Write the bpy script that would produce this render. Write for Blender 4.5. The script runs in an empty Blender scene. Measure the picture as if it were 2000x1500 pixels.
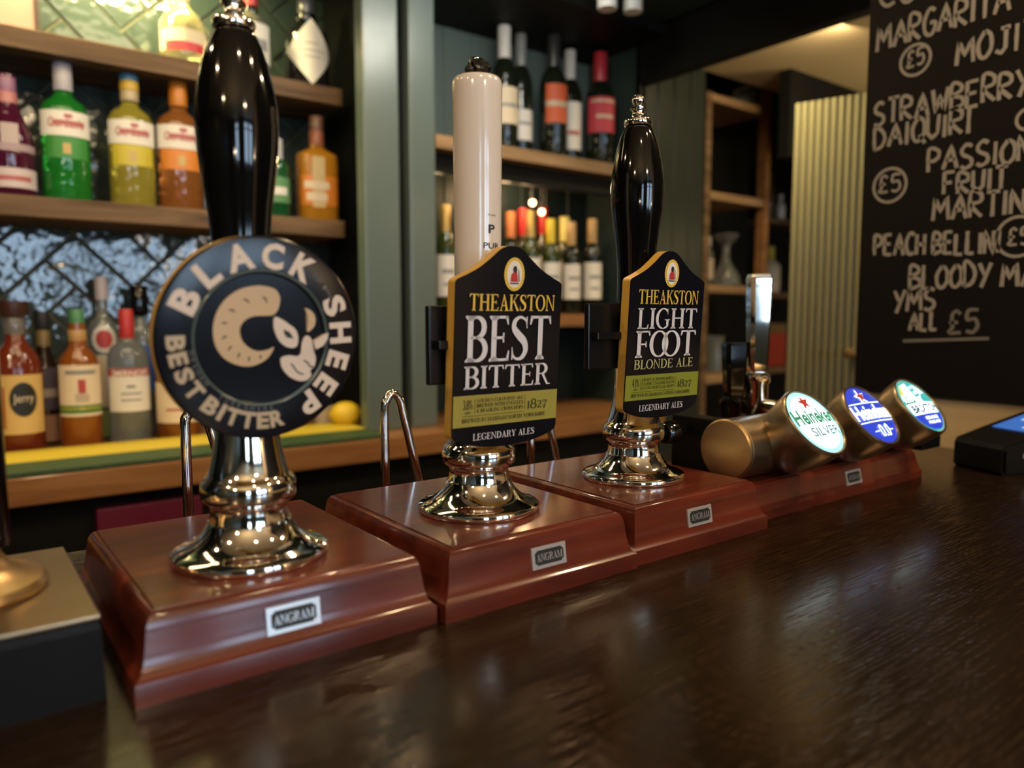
import bpy, bmesh, math, random
from mathutils import Vector, Matrix
random.seed(7)
SC = bpy.context.scene
COL = SC.collection
PI = math.pi

# ---------------------------------------------------------------- camera, view, world, lights
CH = 0.21
YAW = math.radians(37.3); PIT = math.atan(135/1470.0)
cd = bpy.data.cameras.new('camera'); cam = bpy.data.objects.new('camera', cd); COL.objects.link(cam)
cam.location = (0, 0, CH); cam.rotation_euler = (PI/2 - PIT, 0, -YAW)
cd.sensor_width = 36.0; cd.lens = 1470/2000*36.0; cd.clip_start = 0.01; cd.clip_end = 60
cd.dof.use_dof = True; cd.dof.focus_distance = 0.685; cd.dof.aperture_fstop = 3.7
SC.camera = cam
SC.view_settings.view_transform = 'Standard'; SC.view_settings.look = 'None'
SC.view_settings.gamma = 1.0; SC.view_settings.use_curve_mapping = False
SC.view_settings.exposure = 0.15
w = bpy.data.worlds.new('world'); SC.world = w; w.use_nodes = True
w.node_tree.nodes['Background'].inputs[0].default_value = (1.0, 0.86, 0.7, 1)
w.node_tree.nodes['Background'].inputs[1].default_value = 0.015

def lamp(kind, loc, power, color, size=0.05, target=None, angle=1.2, blend=0.6, shape='DISK', size_y=None, spread=None):
    d = bpy.data.lights.new('lamp', kind); o = bpy.data.objects.new('lamp', d); COL.objects.link(o)
    o.location = loc; d.energy = power; d.color = color
    if kind == 'AREA':
        d.shape = shape; d.size = size
        if size_y: d.size_y = size_y
        if spread: d.spread = spread
    else:
        d.shadow_soft_size = size
    if kind == 'SPOT': d.spot_size = angle; d.spot_blend = blend
    if target is not None:
        o.rotation_euler = (Vector(target) - Vector(loc)).to_track_quat('-Z', 'Y').to_euler()
    return o
WARM = (1.0, 0.70, 0.40); WARM2 = (1.0, 0.78, 0.45); DAY = (0.62, 0.80, 1.0)
# ceiling downlights over the bar and the room
for (x, y, p) in ((0.15, -0.35, 5), (0.95, -0.25, 5), (-0.7, 0.35, 4), (-0.5, 0.95, 3.0), (0.75, 1.1, 3.0), (1.20, 0.22, 6.0)):
    lamp('AREA', (x, y, 1.30 if y < 0.0 else 1.0), p, WARM, 0.05, (x, y, 0))
# shelf lights in the tiled niche
lamp('AREA', (0.24, 1.76, 0.985), 11.0, (1.0, 0.86, 0.36), 0.55, (0.24, 1.95, 0.74), shape='RECTANGLE', size_y=0.03)
lamp('AREA', (0.30, 1.30, 1.0), 4.5, WARM2, 0.55, (0.35, 1.85, 0.3))
lamp('AREA', (-0.15, 1.35, 1.0), 2.0, WARM2, 0.40, (0.1, 1.85, 0.1))
# wine alcove lights, then two added uplights out of view
lamp('POINT', (1.27, 1.70, 0.565), 0.8, (1.0, 0.62, 0.30), 0.014)
lamp('POINT', (1.37, 1.74, 0.565), 0.7, (1.0, 0.66, 0.34), 0.014)
lamp('POINT', (1.06, 1.72, 0.565), 0.5, (1.0, 0.75, 0.35), 0.014)
lamp('AREA', (1.02, 1.20, 0.99), 2.6, (0.95, 0.92, 0.80), 0.20, (1.06, 1.8, 0.6))
lamp('AREA', (-0.7, -1.3, 0.3), 20, (1.0, 0.82, 0.58), 0.3, (-0.7, -1.2, 2))  # unseen uplight, added to brighten the ceiling that the chrome reflects
lamp('AREA', (1.3, -1.5, 0.3), 20, (1.0, 0.82, 0.58), 0.3, (1.3, -1.4, 2))  # second added uplight for the ceiling
# room beyond the bar, plus customer-side lamps out of view
lamp('AREA', (1.40, 0.98, 0.93), 2.2, (1.0, 0.80, 0.40), 0.06, (1.60, 1.06, 0.50), spread=1.5)
lamp('AREA', (0.4, -2.0, 1.28), 22, WARM, 0.25, (0.4, -2.0, 0))  # unseen customer-side lamp, added to warm the room in the chrome
lamp('AREA', (2.6, -1.6, 1.28), 22, WARM, 0.25, (2.6, -1.6, 0))  # another unseen lamp added for the same warm room light
lamp('AREA', (-1.6, -0.8, 1.28), 14, WARM, 0.2, (-1.6, -0.8, 0))
lamp('AREA', (1.95, 1.10, 0.95), 2.0, WARM2, 0.10, (2.15, 1.65, 0.35))  # unseen lamp added to lift the shelves in the recess
lamp('AREA', (2.6, 0.85, 0.45), 2.6, (1.0, 0.80, 0.42), 0.3, (2.4, 0.9, 1.0))

# ---------------------------------------------------------------- pixel to point (2000 x 1500 frame)
F0 = Vector((math.sin(YAW), math.cos(YAW), 0)); RV = Vector((math.cos(YAW), -math.sin(YAW), 0)); ZV = Vector((0, 0, 1))
FV = F0*math.cos(PIT) - ZV*math.sin(PIT); UV = ZV*math.cos(PIT) + F0*math.sin(PIT)
CAMP = Vector((0, 0, CH))
def ray(u, v): return FV + RV*((u-1000)/1470.0) - UV*((v-750)/1470.0)
def AT(u, v, y):
    d = ray(u, v); return CAMP + d*(y/d.y)
def ATX(u, v, x):
    d = ray(u, v); return CAMP + d*(x/d.x)
def ATZ(u, v, z):
    d = ray(u, v); return CAMP + d*((z-CH)/d.z)
def depth(p): return (Vector(p)-CAMP).dot(FV)

# ---------------------------------------------------------------- materials
MATS = {}
def mat(name, color, rough=0.5, metal=0.0, coat=0.0, trans=0.0, emis=None, estr=0.0, bump=None, spec=None, ior=None, coat_rough=0.05):
    if name in MATS: return MATS[name]
    m = bpy.data.materials.new(name); m.use_nodes = True
    b = m.node_tree.nodes['Principled BSDF']
    b.inputs['Base Color'].default_value = (*color, 1)
    b.inputs['Roughness'].default_value = rough; b.inputs['Metallic'].default_value = metal
    b.inputs['Coat Weight'].default_value = coat; b.inputs['Coat Roughness'].default_value = coat_rough
    b.inputs['Transmission Weight'].default_value = trans
    if spec is not None: b.inputs['Specular IOR Level'].default_value = spec
    if ior: b.inputs['IOR'].default_value = ior
    if emis is not None:
        b.inputs['Emission Color'].default_value = (*emis, 1); b.inputs['Emission Strength'].default_value = estr
    nt = m.node_tree
    tc = nt.nodes.new('ShaderNodeTexCoord')
    # gentle procedural wear on every surface: roughness varies with a noise
    n = nt.nodes.new('ShaderNodeTexNoise'); n.inputs['Scale'].default_value = 35.0; n.inputs['Detail'].default_value = 3
    nt.links.new(tc.outputs['Object'], n.inputs['Vector'])
    mr = nt.nodes.new('ShaderNodeMapRange'); mr.inputs['To Min'].default_value = max(0.0, rough*0.85); mr.inputs['To Max'].default_value = min(1.0, rough*1.15)
    nt.links.new(n.outputs['Fac'], mr.inputs['Value']); nt.links.new(mr.outputs['Result'], b.inputs['Roughness'])
    if bump:
        sc, st = bump
        n2 = nt.nodes.new('ShaderNodeTexNoise'); n2.inputs['Scale'].default_value = sc; n2.inputs['Detail'].default_value = 2
        nt.links.new(tc.outputs['Object'], n2.inputs['Vector'])
        bp = nt.nodes.new('ShaderNodeBump'); bp.inputs['Strength'].default_value = st; bp.inputs['Distance'].default_value = 0.01
        nt.links.new(n2.outputs['Fac'], bp.inputs['Height']); nt.links.new(bp.outputs['Normal'], b.inputs['Normal'])
    MATS[name] = m; return m

def wood(name, c1, c2, scale=(6, 60, 60), rough=0.35, coat=0.0, bump=0.1, wave=None, coat_rough=0.1):
    if name in MATS: return MATS[name]
    m = bpy.data.materials.new(name); m.use_nodes = True; nt = m.node_tree
    b = nt.nodes['Principled BSDF']
    tc = nt.nodes.new('ShaderNodeTexCoord'); mp = nt.nodes.new('ShaderNodeMapping')
    mp.inputs['Scale'].default_value = scale
    nt.links.new(tc.outputs['Object'], mp.inputs['Vector'])
    n = nt.nodes.new('ShaderNodeTexNoise'); n.inputs['Scale'].default_value = 1.0; n.inputs['Detail'].default_value = 6; n.inputs['Distortion'].default_value = 0.6
    nt.links.new(mp.outputs['Vector'], n.inputs['Vector'])
    cr = nt.nodes.new('ShaderNodeValToRGB'); cr.color_ramp.elements[0].position = 0.32; cr.color_ramp.elements[1].position = 0.68
    cr.color_ramp.elements[0].color = (*c1, 1); cr.color_ramp.elements[1].color = (*c2, 1)
    nt.links.new(n.outputs['Fac'], cr.inputs['Fac']); nt.links.new(cr.outputs['Color'], b.inputs['Base Color'])
    b.inputs['Roughness'].default_value = rough; b.inputs['Coat Weight'].default_value = coat; b.inputs['Coat Roughness'].default_value = coat_rough
    b.inputs['Specular IOR Level'].default_value = 0.25
    bp = nt.nodes.new('ShaderNodeBump'); bp.inputs['Strength'].default_value = bump; bp.inputs['Distance'].default_value = 0.002
    nt.links.new(n.outputs['Fac'], bp.inputs['Height']); nt.links.new(bp.outputs['Normal'], b.inputs['Normal'])
    MATS[name] = m; return m

def emit(name, color, strength):
    return mat(name, (0.02, 0.02, 0.02), 0.3, emis=color, estr=strength)

def bar_material():
    m = bpy.data.materials.new('dark stained oak'); m.use_nodes = True; nt = m.node_tree
    b = nt.nodes['Principled BSDF']; L = nt.links
    tc = nt.nodes.new('ShaderNodeTexCoord')
    # cathedral grain: long ellipses around a heart in the plank
    mp = nt.nodes.new('ShaderNodeMapping'); mp.inputs['Location'].default_value = (-0.92*1.0, -0.255*4.2, 0); mp.inputs['Scale'].default_value = (1.0, 4.2, 1.0)
    L.new(tc.outputs['Object'], mp.inputs['Vector'])
    ns = nt.nodes.new('ShaderNodeTexNoise'); ns.inputs['Scale'].default_value = 3.0; ns.inputs['Detail'].default_value = 3
    L.new(mp.outputs['Vector'], ns.inputs['Vector'])
    mx = nt.nodes.new('ShaderNodeVectorMath'); mx.operation = 'SCALE'; mx.inputs['Scale'].default_value = 0.07
    L.new(ns.outputs['Color'], mx.inputs[0])
    ad = nt.nodes.new('ShaderNodeVectorMath'); ad.operation = 'ADD'
    L.new(mp.outputs['Vector'], ad.inputs[0]); L.new(mx.outputs[0], ad.inputs[1])
    wv = nt.nodes.new('ShaderNodeTexWave'); wv.wave_type = 'RINGS'; wv.rings_direction = 'Z'; wv.wave_profile = 'SAW'
    wv.inputs['Scale'].default_value = 26.0; wv.inputs['Distortion'].default_value = 0.8; wv.inputs['Detail'].default_value = 2; wv.inputs['Detail Scale'].default_value = 2.0
    L.new(ad.outputs[0], wv.inputs['Vector'])
    # open pores: short dashes along the grain
    mp2 = nt.nodes.new('ShaderNodeMapping'); mp2.inputs['Scale'].default_value = (20, 650, 10)
    L.new(tc.outputs['Object'], mp2.inputs['Vector'])
    n2 = nt.nodes.new('ShaderNodeTexNoise'); n2.inputs['Scale'].default_value = 1.0; n2.inputs['Detail'].default_value = 2
    L.new(mp2.outputs['Vector'], n2.inputs['Vector'])
    gr = nt.nodes.new('ShaderNodeMapRange'); gr.inputs['From Min'].default_value = 0.25; gr.inputs['From Max'].default_value = 0.9; gr.inputs['To Min'].default_value = 0.25
    L.new(wv.outputs['Fac'], gr.inputs['Value'])
    pr = nt.nodes.new('ShaderNodeMapRange'); pr.inputs['From Min'].default_value = 0.53; pr.inputs['From Max'].default_value = 0.62
    L.new(n2.outputs['Fac'], pr.inputs['Value'])
    mu = nt.nodes.new('ShaderNodeMath'); mu.operation = 'MULTIPLY'
    L.new(gr.outputs['Result'], mu.inputs[0]); L.new(pr.outputs['Result'], mu.inputs[1])
    cr = nt.nodes.new('ShaderNodeValToRGB')
    cr.color_ramp.elements[0].color = (0.0090, 0.0044, 0.0018, 1); cr.color_ramp.elements[1].color = (0.030, 0.0165, 0.0075, 1)
    L.new(mu.outputs[0], cr.inputs['Fac']); L.new(cr.outputs['Color'], b.inputs['Base Color'])
    b.inputs['Roughness'].default_value = 0.19; b.inputs['Specular Tint'].default_value = (1.0, 0.86, 0.70, 1); b.inputs['IOR'].default_value = 1.55
    bp = nt.nodes.new('ShaderNodeBump'); bp.inputs['Strength'].default_value = 0.24; bp.inputs['Distance'].default_value = 0.0008; bp.invert = True
    L.new(mu.outputs[0], bp.inputs['Height']); L.new(bp.outputs['Normal'], b.inputs['Normal'])
    MATS['bar'] = m; return m

M_MAHOG = wood('mahogany', (0.050, 0.0080, 0.0038), (0.125, 0.021, 0.0085), (5, 45, 45), 0.34, 0.6, 0.06, coat_rough=0.10)
M_BAR = bar_material()
M_SHELF = wood('rough brown shelf oak', (0.07, 0.038, 0.018), (0.20, 0.12, 0.06), (4, 40, 40), 0.6, 0.0, 0.3)
M_SHELF2 = wood('pale shelf oak', (0.22, 0.13, 0.06), (0.36, 0.22, 0.11), (4, 40, 40), 0.55, 0.0, 0.2)
M_COUNTER = wood('counter oak', (0.19, 0.082, 0.028), (0.30, 0.14, 0.05), (4, 40, 40), 0.4, 0.3, 0.1)
M_CHROME = mat('polished chrome', (0.86, 0.83, 0.77), 0.06, 1.0)
M_BRASS = mat('aged brass', (0.60, 0.41, 0.20), 0.33, 1.0)
M_BRONZE = mat('brushed bronze', (0.36, 0.28, 0.18), 0.33, 1.0)
M_BLACK = mat('glossy black lacquer', (0.003, 0.0027, 0.0024), 0.07)
M_BLKPL = mat('black plastic', (0.005, 0.005, 0.005), 0.25, spec=0.3)
M_MATBLK = mat('matte black', (0.008, 0.008, 0.009), 0.6)
M_IVORY = mat('ivory ceramic', (0.66, 0.60, 0.54), 0.16, coat=0.6)
M_GOLD = mat('gold painted edge', (0.55, 0.33, 0.06), 0.4)
M_FACE = mat('black enamel face', (0.005, 0.005, 0.008), 0.20, spec=0.35)
M_OLIVE = mat('olive band', (0.30, 0.27, 0.05), 0.35)
M_OLIVE2 = mat('moss green band', (0.21, 0.24, 0.025), 0.35)
M_YEL = mat('yellow lettering', (0.72, 0.50, 0.07), 0.4)
M_WHT = mat('silver white lettering', (0.62, 0.62, 0.66), 0.4)
M_PALEG = mat('pale green lettering', (0.42, 0.42, 0.20), 0.4)
M_INK = mat('black ink', (0.012, 0.012, 0.008), 0.5)
M_CREAM = mat('cream lettering', (0.66, 0.56, 0.47), 0.45)
M_TAN = mat('tan lettering', (0.46, 0.37, 0.25), 0.45)
M_HORN = mat('horn tan', (0.56, 0.40, 0.23), 0.45)
M_GREYTX = mat('grey small lettering', (0.16, 0.16, 0.17), 0.5)
M_RED = mat('deep red', (0.45, 0.03, 0.03), 0.4)
M_STEEL = mat('silver plate', (0.62, 0.62, 0.62), 0.3, 0.7)
M_PAPER = mat('white paper label', (0.72, 0.68, 0.60), 0.6)
M_CREAMP = mat('cream paper label', (0.70, 0.58, 0.40), 0.6)
M_CHALK = mat('chalk', (0.27, 0.25, 0.22), 0.95)
M_CHALKF = mat('faint chalk', (0.14, 0.13, 0.115), 0.95)
M_GREEN = mat('dark green gloss paint', (0.030, 0.046, 0.042), 0.30)
M_GREENP = mat('grey green paint', (0.100, 0.132, 0.122), 0.30)
M_DGREEN = mat('deep olive green paint', (0.020, 0.026, 0.020), 0.38, spec=0.3)
M_BOARD = mat('blackboard paint', (0.0036, 0.0030, 0.0028), 0.6, spec=0.15)
M_TILE = mat('dark green glazed tile', (0.036, 0.052, 0.046), 0.10, bump=(20.0, 0.40), spec=0.7)
M_GROUT = mat('grout', (0.12, 0.11, 0.075), 0.8)
M_BLACKW = mat('near black paint', (0.0055, 0.0058, 0.005), 0.6, spec=0.2)
M_BEIGE = mat('beige plaster', (0.52, 0.40, 0.24), 0.7)
M_OLIVEW = mat('olive painted boards', (0.16, 0.145, 0.085), 0.38)
M_FLOORM = wood('floor boards', (0.05, 0.03, 0.02), (0.10, 0.06, 0.035), (2, 12, 12), 0.5, 0, 0.1)

# ---------------------------------------------------------------- object helpers
def finish(bm, name, mats, parent=None, smooth=None, loc=None):
    """Links one bmesh as one mesh object. smooth = angle in degrees for smooth shading."""
    bmesh.ops.recalc_face_normals(bm, faces=bm.faces) if smooth is not None else None
    me = bpy.data.meshes.new(name); bm.to_mesh(me); bm.free()
    for m in (mats if isinstance(mats, (list, tuple)) else [mats]): me.materials.append(m)
    o = bpy.data.objects.new(name, me); COL.objects.link(o)
    if smooth is not None:
        me.polygons.foreach_set('use_smooth', [True]*len(me.polygons))
        me.set_sharp_from_angle(angle=math.radians(smooth))
    if parent is not None:
        o.parent = parent
        # meshes are written in world space; parents are empties without rotation or scale
        off = Vector((0, 0, 0)); p = parent
        while p is not None: off += p.location; p = p.parent
        me.transform(Matrix.Translation(-off))
    if loc is not None: o.location = loc
    return o
def thing(name, label, cat, loc, group=None):
    o = bpy.data.objects.new(name, None); COL.objects.link(o); o.location = loc; o.empty_display_size = 0.02
    o['label'] = label; o['category'] = cat
    if group: o['group'] = group
    return o
def tag(o, label, cat, group=None):
    o['label'] = label; o['category'] = cat
    if group: o['group'] = group
    return o
def struct(o): o['kind'] = 'structure'; return o

def box(bm, x0, x1, y0, y1, z0, z1, mi=0, bev=0.0):
    r = bmesh.ops.create_cube(bm, size=1.0)
    vs = r['verts']
    for v in vs:
        v.co = Vector(((x0+x1)/2 + v.co.x*(x1-x0), (y0+y1)/2 + v.co.y*(y1-y0), (z0+z1)/2 + v.co.z*(z1-z0)))
    fs = set(f for v in vs for f in v.link_faces)
    for f in fs: f.material_index = mi
    if bev > 0:
        es = list(set(e for v in vs for e in v.link_edges))
        rr = bmesh.ops.bevel(bm, geom=es, offset=bev, segments=2, affect='EDGES', profile=0.6)
        for f in rr['faces']: f.material_index = mi
def lathe(bm, prof, cx=0, cy=0, seg=48, mi=0, M=None, sx=1.0, sy=1.0, power=2.0, caps=True):
    rings = []
    for (r, z) in prof:
        ring = []
        if r <= 1e-6:
            p = Vector((cx, cy, z)); ring = [bm.verts.new(M @ p if M else p)]
        else:
            for k in range(seg):
                a = 2*PI*k/seg; c, s = math.cos(a), math.sin(a)
                if power != 2.0:
                    q = (abs(c)**power + abs(s)**power)**(-1.0/power); c *= q; s *= q
                p = Vector((cx + r*c*sx, cy + r*s*sy, z))
                ring.append(bm.verts.new(M @ p if M else p))
        rings.append(ring)
    for a, b in zip(rings, rings[1:]):
        if len(a) == 1 and len(b) == 1: continue
        n = max(len(a), len(b))
        for k in range(n):
            k2 = (k+1) % n
            if len(a) == 1: f = bm.faces.new((a[0], b[k2], b[k]))
            elif len(b) == 1: f = bm.faces.new((a[k], a[k2], b[0]))
            else: f = bm.faces.new((a[k], a[k2], b[k2], b[k]))
            f.material_index = mi
    for ring, flip in ((rings[0], True), (rings[-1], False)):
        if caps and len(ring) > 2:
            f = bm.faces.new(list(reversed(ring)) if flip else ring); f.material_index = mi
def tube(bm, pts, r, seg=12, mi=0):
    pts = [Vector(p) for p in pts]; rings = []
    up = Vector((0, 1, 0.02)).normalized()
    for i, p in enumerate(pts):
        t = (pts[min(i+1, len(pts)-1)] - pts[max(i-1, 0)]).normalized()
        a = t.cross(up); a = a.normalized() if a.length > 1e-4 else Vector((1, 0, 0)); b = t.cross(a)
        rr = r[i] if isinstance(r, (list, tuple)) else r
        rings.append([bm.verts.new(p + a*math.cos(2*PI*k/seg)*rr + b*math.sin(2*PI*k/seg)*rr) for k in range(seg)])
    for A, B in zip(rings, rings[1:]):
        for k in range(seg): bm.faces.new((A[k], A[(k+1) % seg], B[(k+1) % seg], B[k])).material_index = mi
    bm.faces.new(list(reversed(rings[0]))).material_index = mi; bm.faces.new(rings[-1]).material_index = mi
def spline(P, n=6, closed=False):
    out = []; N = len(P); rng = range(N) if closed else range(N-1)
    g = (lambda i: P[i % N]) if closed else (lambda i: P[max(0, min(N-1, i))])
    for i in rng:
        p0, p1, p2, p3 = g(i-1), g(i), g(i+1), g(i+2)
        for k in range(n):
            t = k/n
            out.append(tuple(0.5*((2*b) + (c-a)*t + (2*a-5*b+4*c-d)*t*t + (3*b-a-3*c+d)*t**3) for a, b, c, d in zip(p0, p1, p2, p3)))
    if not closed: out.append(tuple(P[-1]))
    return out
def frame(o, right, up):
    r = Vector(right).normalized(); u = Vector(up).normalized(); n = r.cross(u)
    return Matrix(((r.x, u.x, n.x, o[0]), (r.y, u.y, n.y, o[1]), (r.z, u.z, n.z, o[2]), (0, 0, 0, 1)))
def poly(bm, pts, M, z=0.0, mi=0):
    vs = [bm.verts.new(M @ Vector((p[0], p[1], z))) for p in pts]
    f = bm.faces.new(vs); f.material_index = mi
    if len(vs) > 4: bmesh.ops.triangulate(bm, faces=[f])
def prism(bm, pts, M, z0, z1, mi=0, mi_side=None):
    """Closed outline pts (counter-clockwise) extruded from z0 to z1 in frame M."""
    a = [bm.verts.new(M @ Vector((p[0], p[1], z0))) for p in pts]; b = [bm.verts.new(M @ Vector((p[0], p[1], z1))) for p in pts]
    n = len(pts); ms = mi if mi_side is None else mi_side
    for k in range(n): bm.faces.new((a[k], a[(k+1) % n], b[(k+1) % n], b[k])).material_index = ms
    f1 = bm.faces.new(b); f1.material_index = mi; f2 = bm.faces.new(list(reversed(a))); f2.material_index = ms
    bmesh.ops.triangulate(bm, faces=[f1, f2])
def ribbon(bm, pts, wd, M, z=0.0, mi=0):
    n = len(pts); L = []; R = []
    for i, p in enumerate(pts):
        a = pts[max(i-1, 0)]; b = pts[min(i+1, n-1)]
        dx, dy = b[0]-a[0], b[1]-a[1]; l = math.hypot(dx, dy) or 1e-9
        wI = (wd[i] if isinstance(wd, (list, tuple)) else wd)/2
        L.append(bm.verts.new(M @ Vector((p[0]-dy/l*wI, p[1]+dx/l*wI, z)))); R.append(bm.verts.new(M @ Vector((p[0]+dy/l*wI, p[1]-dx/l*wI, z))))
    for i in range(n-1): bm.faces.new((R[i], R[i+1], L[i+1], L[i])).material_index = mi
def ellipse(bm, cx, cy, rx, ry, M, z=0, mi=0, n=36):
    poly(bm, [(cx+rx*math.cos(2*PI*k/n), cy+ry*math.sin(2*PI*k/n)) for k in range(n)], M, z, mi)
def rect(bm, x0, x1, y0, y1, M, z=0, mi=0): poly(bm, [(x0, y0), (x1, y0), (x1, y1), (x0, y1)], M, z, mi)

# sans text (Blender's own built-in face)
def text_mesh(s, bold=0.0):
    c = bpy.data.curves.new('t', 'FONT'); c.body = s; c.size = 1.0; c.offset = bold; c.resolution_u = 3; c.fill_mode = 'FRONT'
    o = bpy.data.objects.new('t', c); COL.objects.link(o)
    me = bpy.data.meshes.new_from_object(o.evaluated_get(bpy.context.evaluated_depsgraph_get()))
    bpy.data.objects.remove(o); bpy.data.curves.remove(c)
    return me
def sans(bm, s, x0, x1, y0, y1, M, z=0.0, mi=0, bold=0.0, warp=None):
    me = text_mesh(s, bold)
    xs = [v.co.x for v in me.vertices]; ys = [v.co.y for v in me.vertices]
    ax, bx, ay, by = min(xs), max(xs), min(ys), max(ys)
    vs = []
    for v in me.vertices:
        p = (x0+(v.co.x-ax)/(bx-ax)*(x1-x0), y0+(v.co.y-ay)/(by-ay)*(y1-y0))
        if warp: p = warp(*p)
        vs.append(bm.verts.new(M @ (Vector((p[0], p[1], z)) if len(p) == 2 else Vector((p[0], p[1], p[2]+z)))))
    for p in me.polygons:
        try: bm.faces.new([vs[i] for i in p.vertices]).material_index = mi
        except ValueError: pass
    bpy.data.meshes.remove(me)

# serif capitals drawn from stems, hairlines and bowls
T, H_, S_ = 0.165, 0.06, 0.075
def stem(x, a=0.0, b=1.0, top=True, bot=True, w=T):
    out = [('p', [(x-w/2, a), (x+w/2, a), (x+w/2, b), (x-w/2, b)])]
    for on, y, sg in ((bot, a, 1), (top, b, -1)):
        if on: out.append(('p', [(x-w/2-S_, y), (x+w/2+S_, y), (x+w/2+S_, y+sg*0.04), (x+w/2, y+sg*0.10), (x-w/2, y+sg*0.10), (x-w/2-S_, y+sg*0.04)]))
    return out
def hbar(x0, x1, y, t=H_, end=None, d=0.16):
    out = [('p', [(x0, y-t/2), (x1, y-t/2), (x1, y+t/2), (x0, y+t/2)])]
    if end == 'dn': out.append(('p', [(x1, y+t/2), (x1-0.10, y+t/2), (x1-0.02, y-d), (x1+0.02, y-d)]))
    if end == 'up': out.append(('p', [(x1, y-t/2), (x1+0.02, y+d), (x1-0.02, y+d), (x1-0.10, y-t/2)]))
    if end == 'both': out.append(('p', [(x1, y-0.11), (x1, y+0.11), (x1-0.04, y+0.11), (x1-0.06, y), (x1-0.04, y-0.11)]))
    return out
def rb(P, W, n=7, closed=False):
    Q = spline([(*p, q) for p, q in zip(P, W)], n, closed)
    return [('r', [(a, b) for a, b, c in Q], [c for a, b, c in Q])]
def arc(cx, cy, rx, ry, a0, a1, w0, w1, n=24):
    pts = []; ws = []
    for k in range(n+1):
        a = math.radians(a0+(a1-a0)*k/n); pts.append((cx+rx*math.cos(a), cy+ry*math.sin(a)))
        ws.append(w0+(w1-w0)*abs(math.cos(a))**1.3)
    return [('r', pts, ws)]
G = {}
G['I'] = (0.36, stem(0.18))
G['L'] = (0.70, stem(0.18) + hbar(0.18, 0.66, 0.03, end='up', d=0.2))
G['T'] = (0.78, stem(0.39, top=False) + hbar(0.39, 0.75, 0.97, end='dn') + [('p', [(0.39, 0.94), (0.39, 1.0), (0.03, 1.0), (0.03, 0.94)]), ('p', [(0.03, 1.0), (0.01, 0.80), (0.05, 0.80), (0.13, 0.96)])])
G['E'] = (0.72, stem(0.18) + hbar(0.18, 0.64, 0.97, end='dn') + hbar(0.18, 0.52, 0.52, end='both') + hbar(0.18, 0.68, 0.03, end='up', d=0.2))
G['F'] = (0.68, stem(0.18) + hbar(0.18, 0.65, 0.97, end='dn') + hbar(0.18, 0.52, 0.50, end='both'))
G['H'] = (0.92, stem(0.18) + stem(0.74) + hbar(0.18, 0.74, 0.52))
G['N'] = (0.92, stem(0.15, w=0.07) + stem(0.77, w=0.07, bot=False) + [('p', [(0.05, 1.0), (0.25, 1.0), (0.805, 0.0), (0.735, 0.0), (0.12, 0.96)])])
G['M'] = (1.10, stem(0.15, w=0.07) + stem(0.94) + [('p', [(0.05, 1.0), (0.25, 1.0), (0.56, 0.10), (0.50, 0.0), (0.12, 0.96)]), ('p', [(0.88, 1.0), (0.95, 1.0), (0.56, 0.0), (0.50, 0.0)])])
G['A'] = (0.86, [('p', [(0.14, 0.02), (0.20, 0.02), (0.47, 0.90), (0.42, 1.0)]), ('p', [(0.60, 0.02), (0.79, 0.02), (0.46, 1.0), (0.38, 1.0)])] + hbar(0.25, 0.65, 0.32) + [('p', [(0.04, 0), (0.31, 0), (0.31, 0.04), (0.04, 0.04)]), ('p', [(0.50, 0), (0.86, 0), (0.86, 0.04), (0.50, 0.04)])])
G['O'] = (0.88, arc(0.44, 0.5, 0.36, 0.48, 0, 360, 0.05, T, 40))
G['D'] = (0.88, stem(0.18) + arc(0.36, 0.5, 0.40, 0.47, -92, 92, H_, T))
G['D'][1].extend(hbar(0.18, 0.37, 0.97)); G['D'][1].extend(hbar(0.18, 0.37, 0.03))
G['B'] = (0.76, stem(0.18) + arc(0.36, 0.75, 0.25, 0.22, -95, 92, H_, T) + arc(0.36, 0.28, 0.30, 0.25, -92, 95, H_, T) + hbar(0.18, 0.38, 0.97) + hbar(0.18, 0.38, 0.53) + hbar(0.18, 0.38, 0.03))
G['P'] = (0.70, stem(0.18) + arc(0.36, 0.73, 0.26, 0.24, -92, 92, H_, T) + hbar(0.18, 0.38, 0.97) + hbar(0.18, 0.38, 0.49))
G['R'] = (0.84, stem(0.18) + arc(0.36, 0.74, 0.26, 0.23, -92, 92, H_, T) + hbar(0.18, 0.38, 0.97) + hbar(0.18, 0.40, 0.51) + [('p', [(0.36, 0.52), (0.50, 0.52), (0.74, 0.06), (0.86, 0.03), (0.86, 0.0), (0.66, 0.0)])])
G['K'] = (0.88, stem(0.18) + [('p', [(0.24, 0.48), (0.30, 0.46), (0.74, 0.97), (0.66, 0.97)]), ('p', [(0.36, 0.60), (0.46, 0.62), (0.88, 0.0), (0.68, 0.0)]), ('p', [(0.54, 0.96), (0.86, 0.96), (0.86, 1.0), (0.54, 1.0)])])
G['S'] = (0.66, rb([(0.56, 0.76), (0.52, 0.90), (0.33, 0.97), (0.15, 0.88), (0.13, 0.72), (0.30, 0.56), (0.48, 0.42), (0.54, 0.24), (0.44, 0.08), (0.28, 0.03), (0.12, 0.10), (0.08, 0.28)], [0.02, 0.06, 0.06, 0.12, 0.16, 0.19, 0.19, 0.16, 0.11, 0.06, 0.06, 0.02]) + [('p', [(0.54, 0.98), (0.58, 0.98), (0.58, 0.72), (0.55, 0.72)]), ('p', [(0.06, 0.30), (0.09, 0.30), (0.10, 0.02), (0.06, 0.02)])])
G['C'] = (0.82, arc(0.46, 0.5, 0.38, 0.48, 48, 312, 0.05, T, 30) + [('p', [(0.70, 0.98), (0.745, 0.98), (0.745, 0.70), (0.72, 0.70)])])
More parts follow.
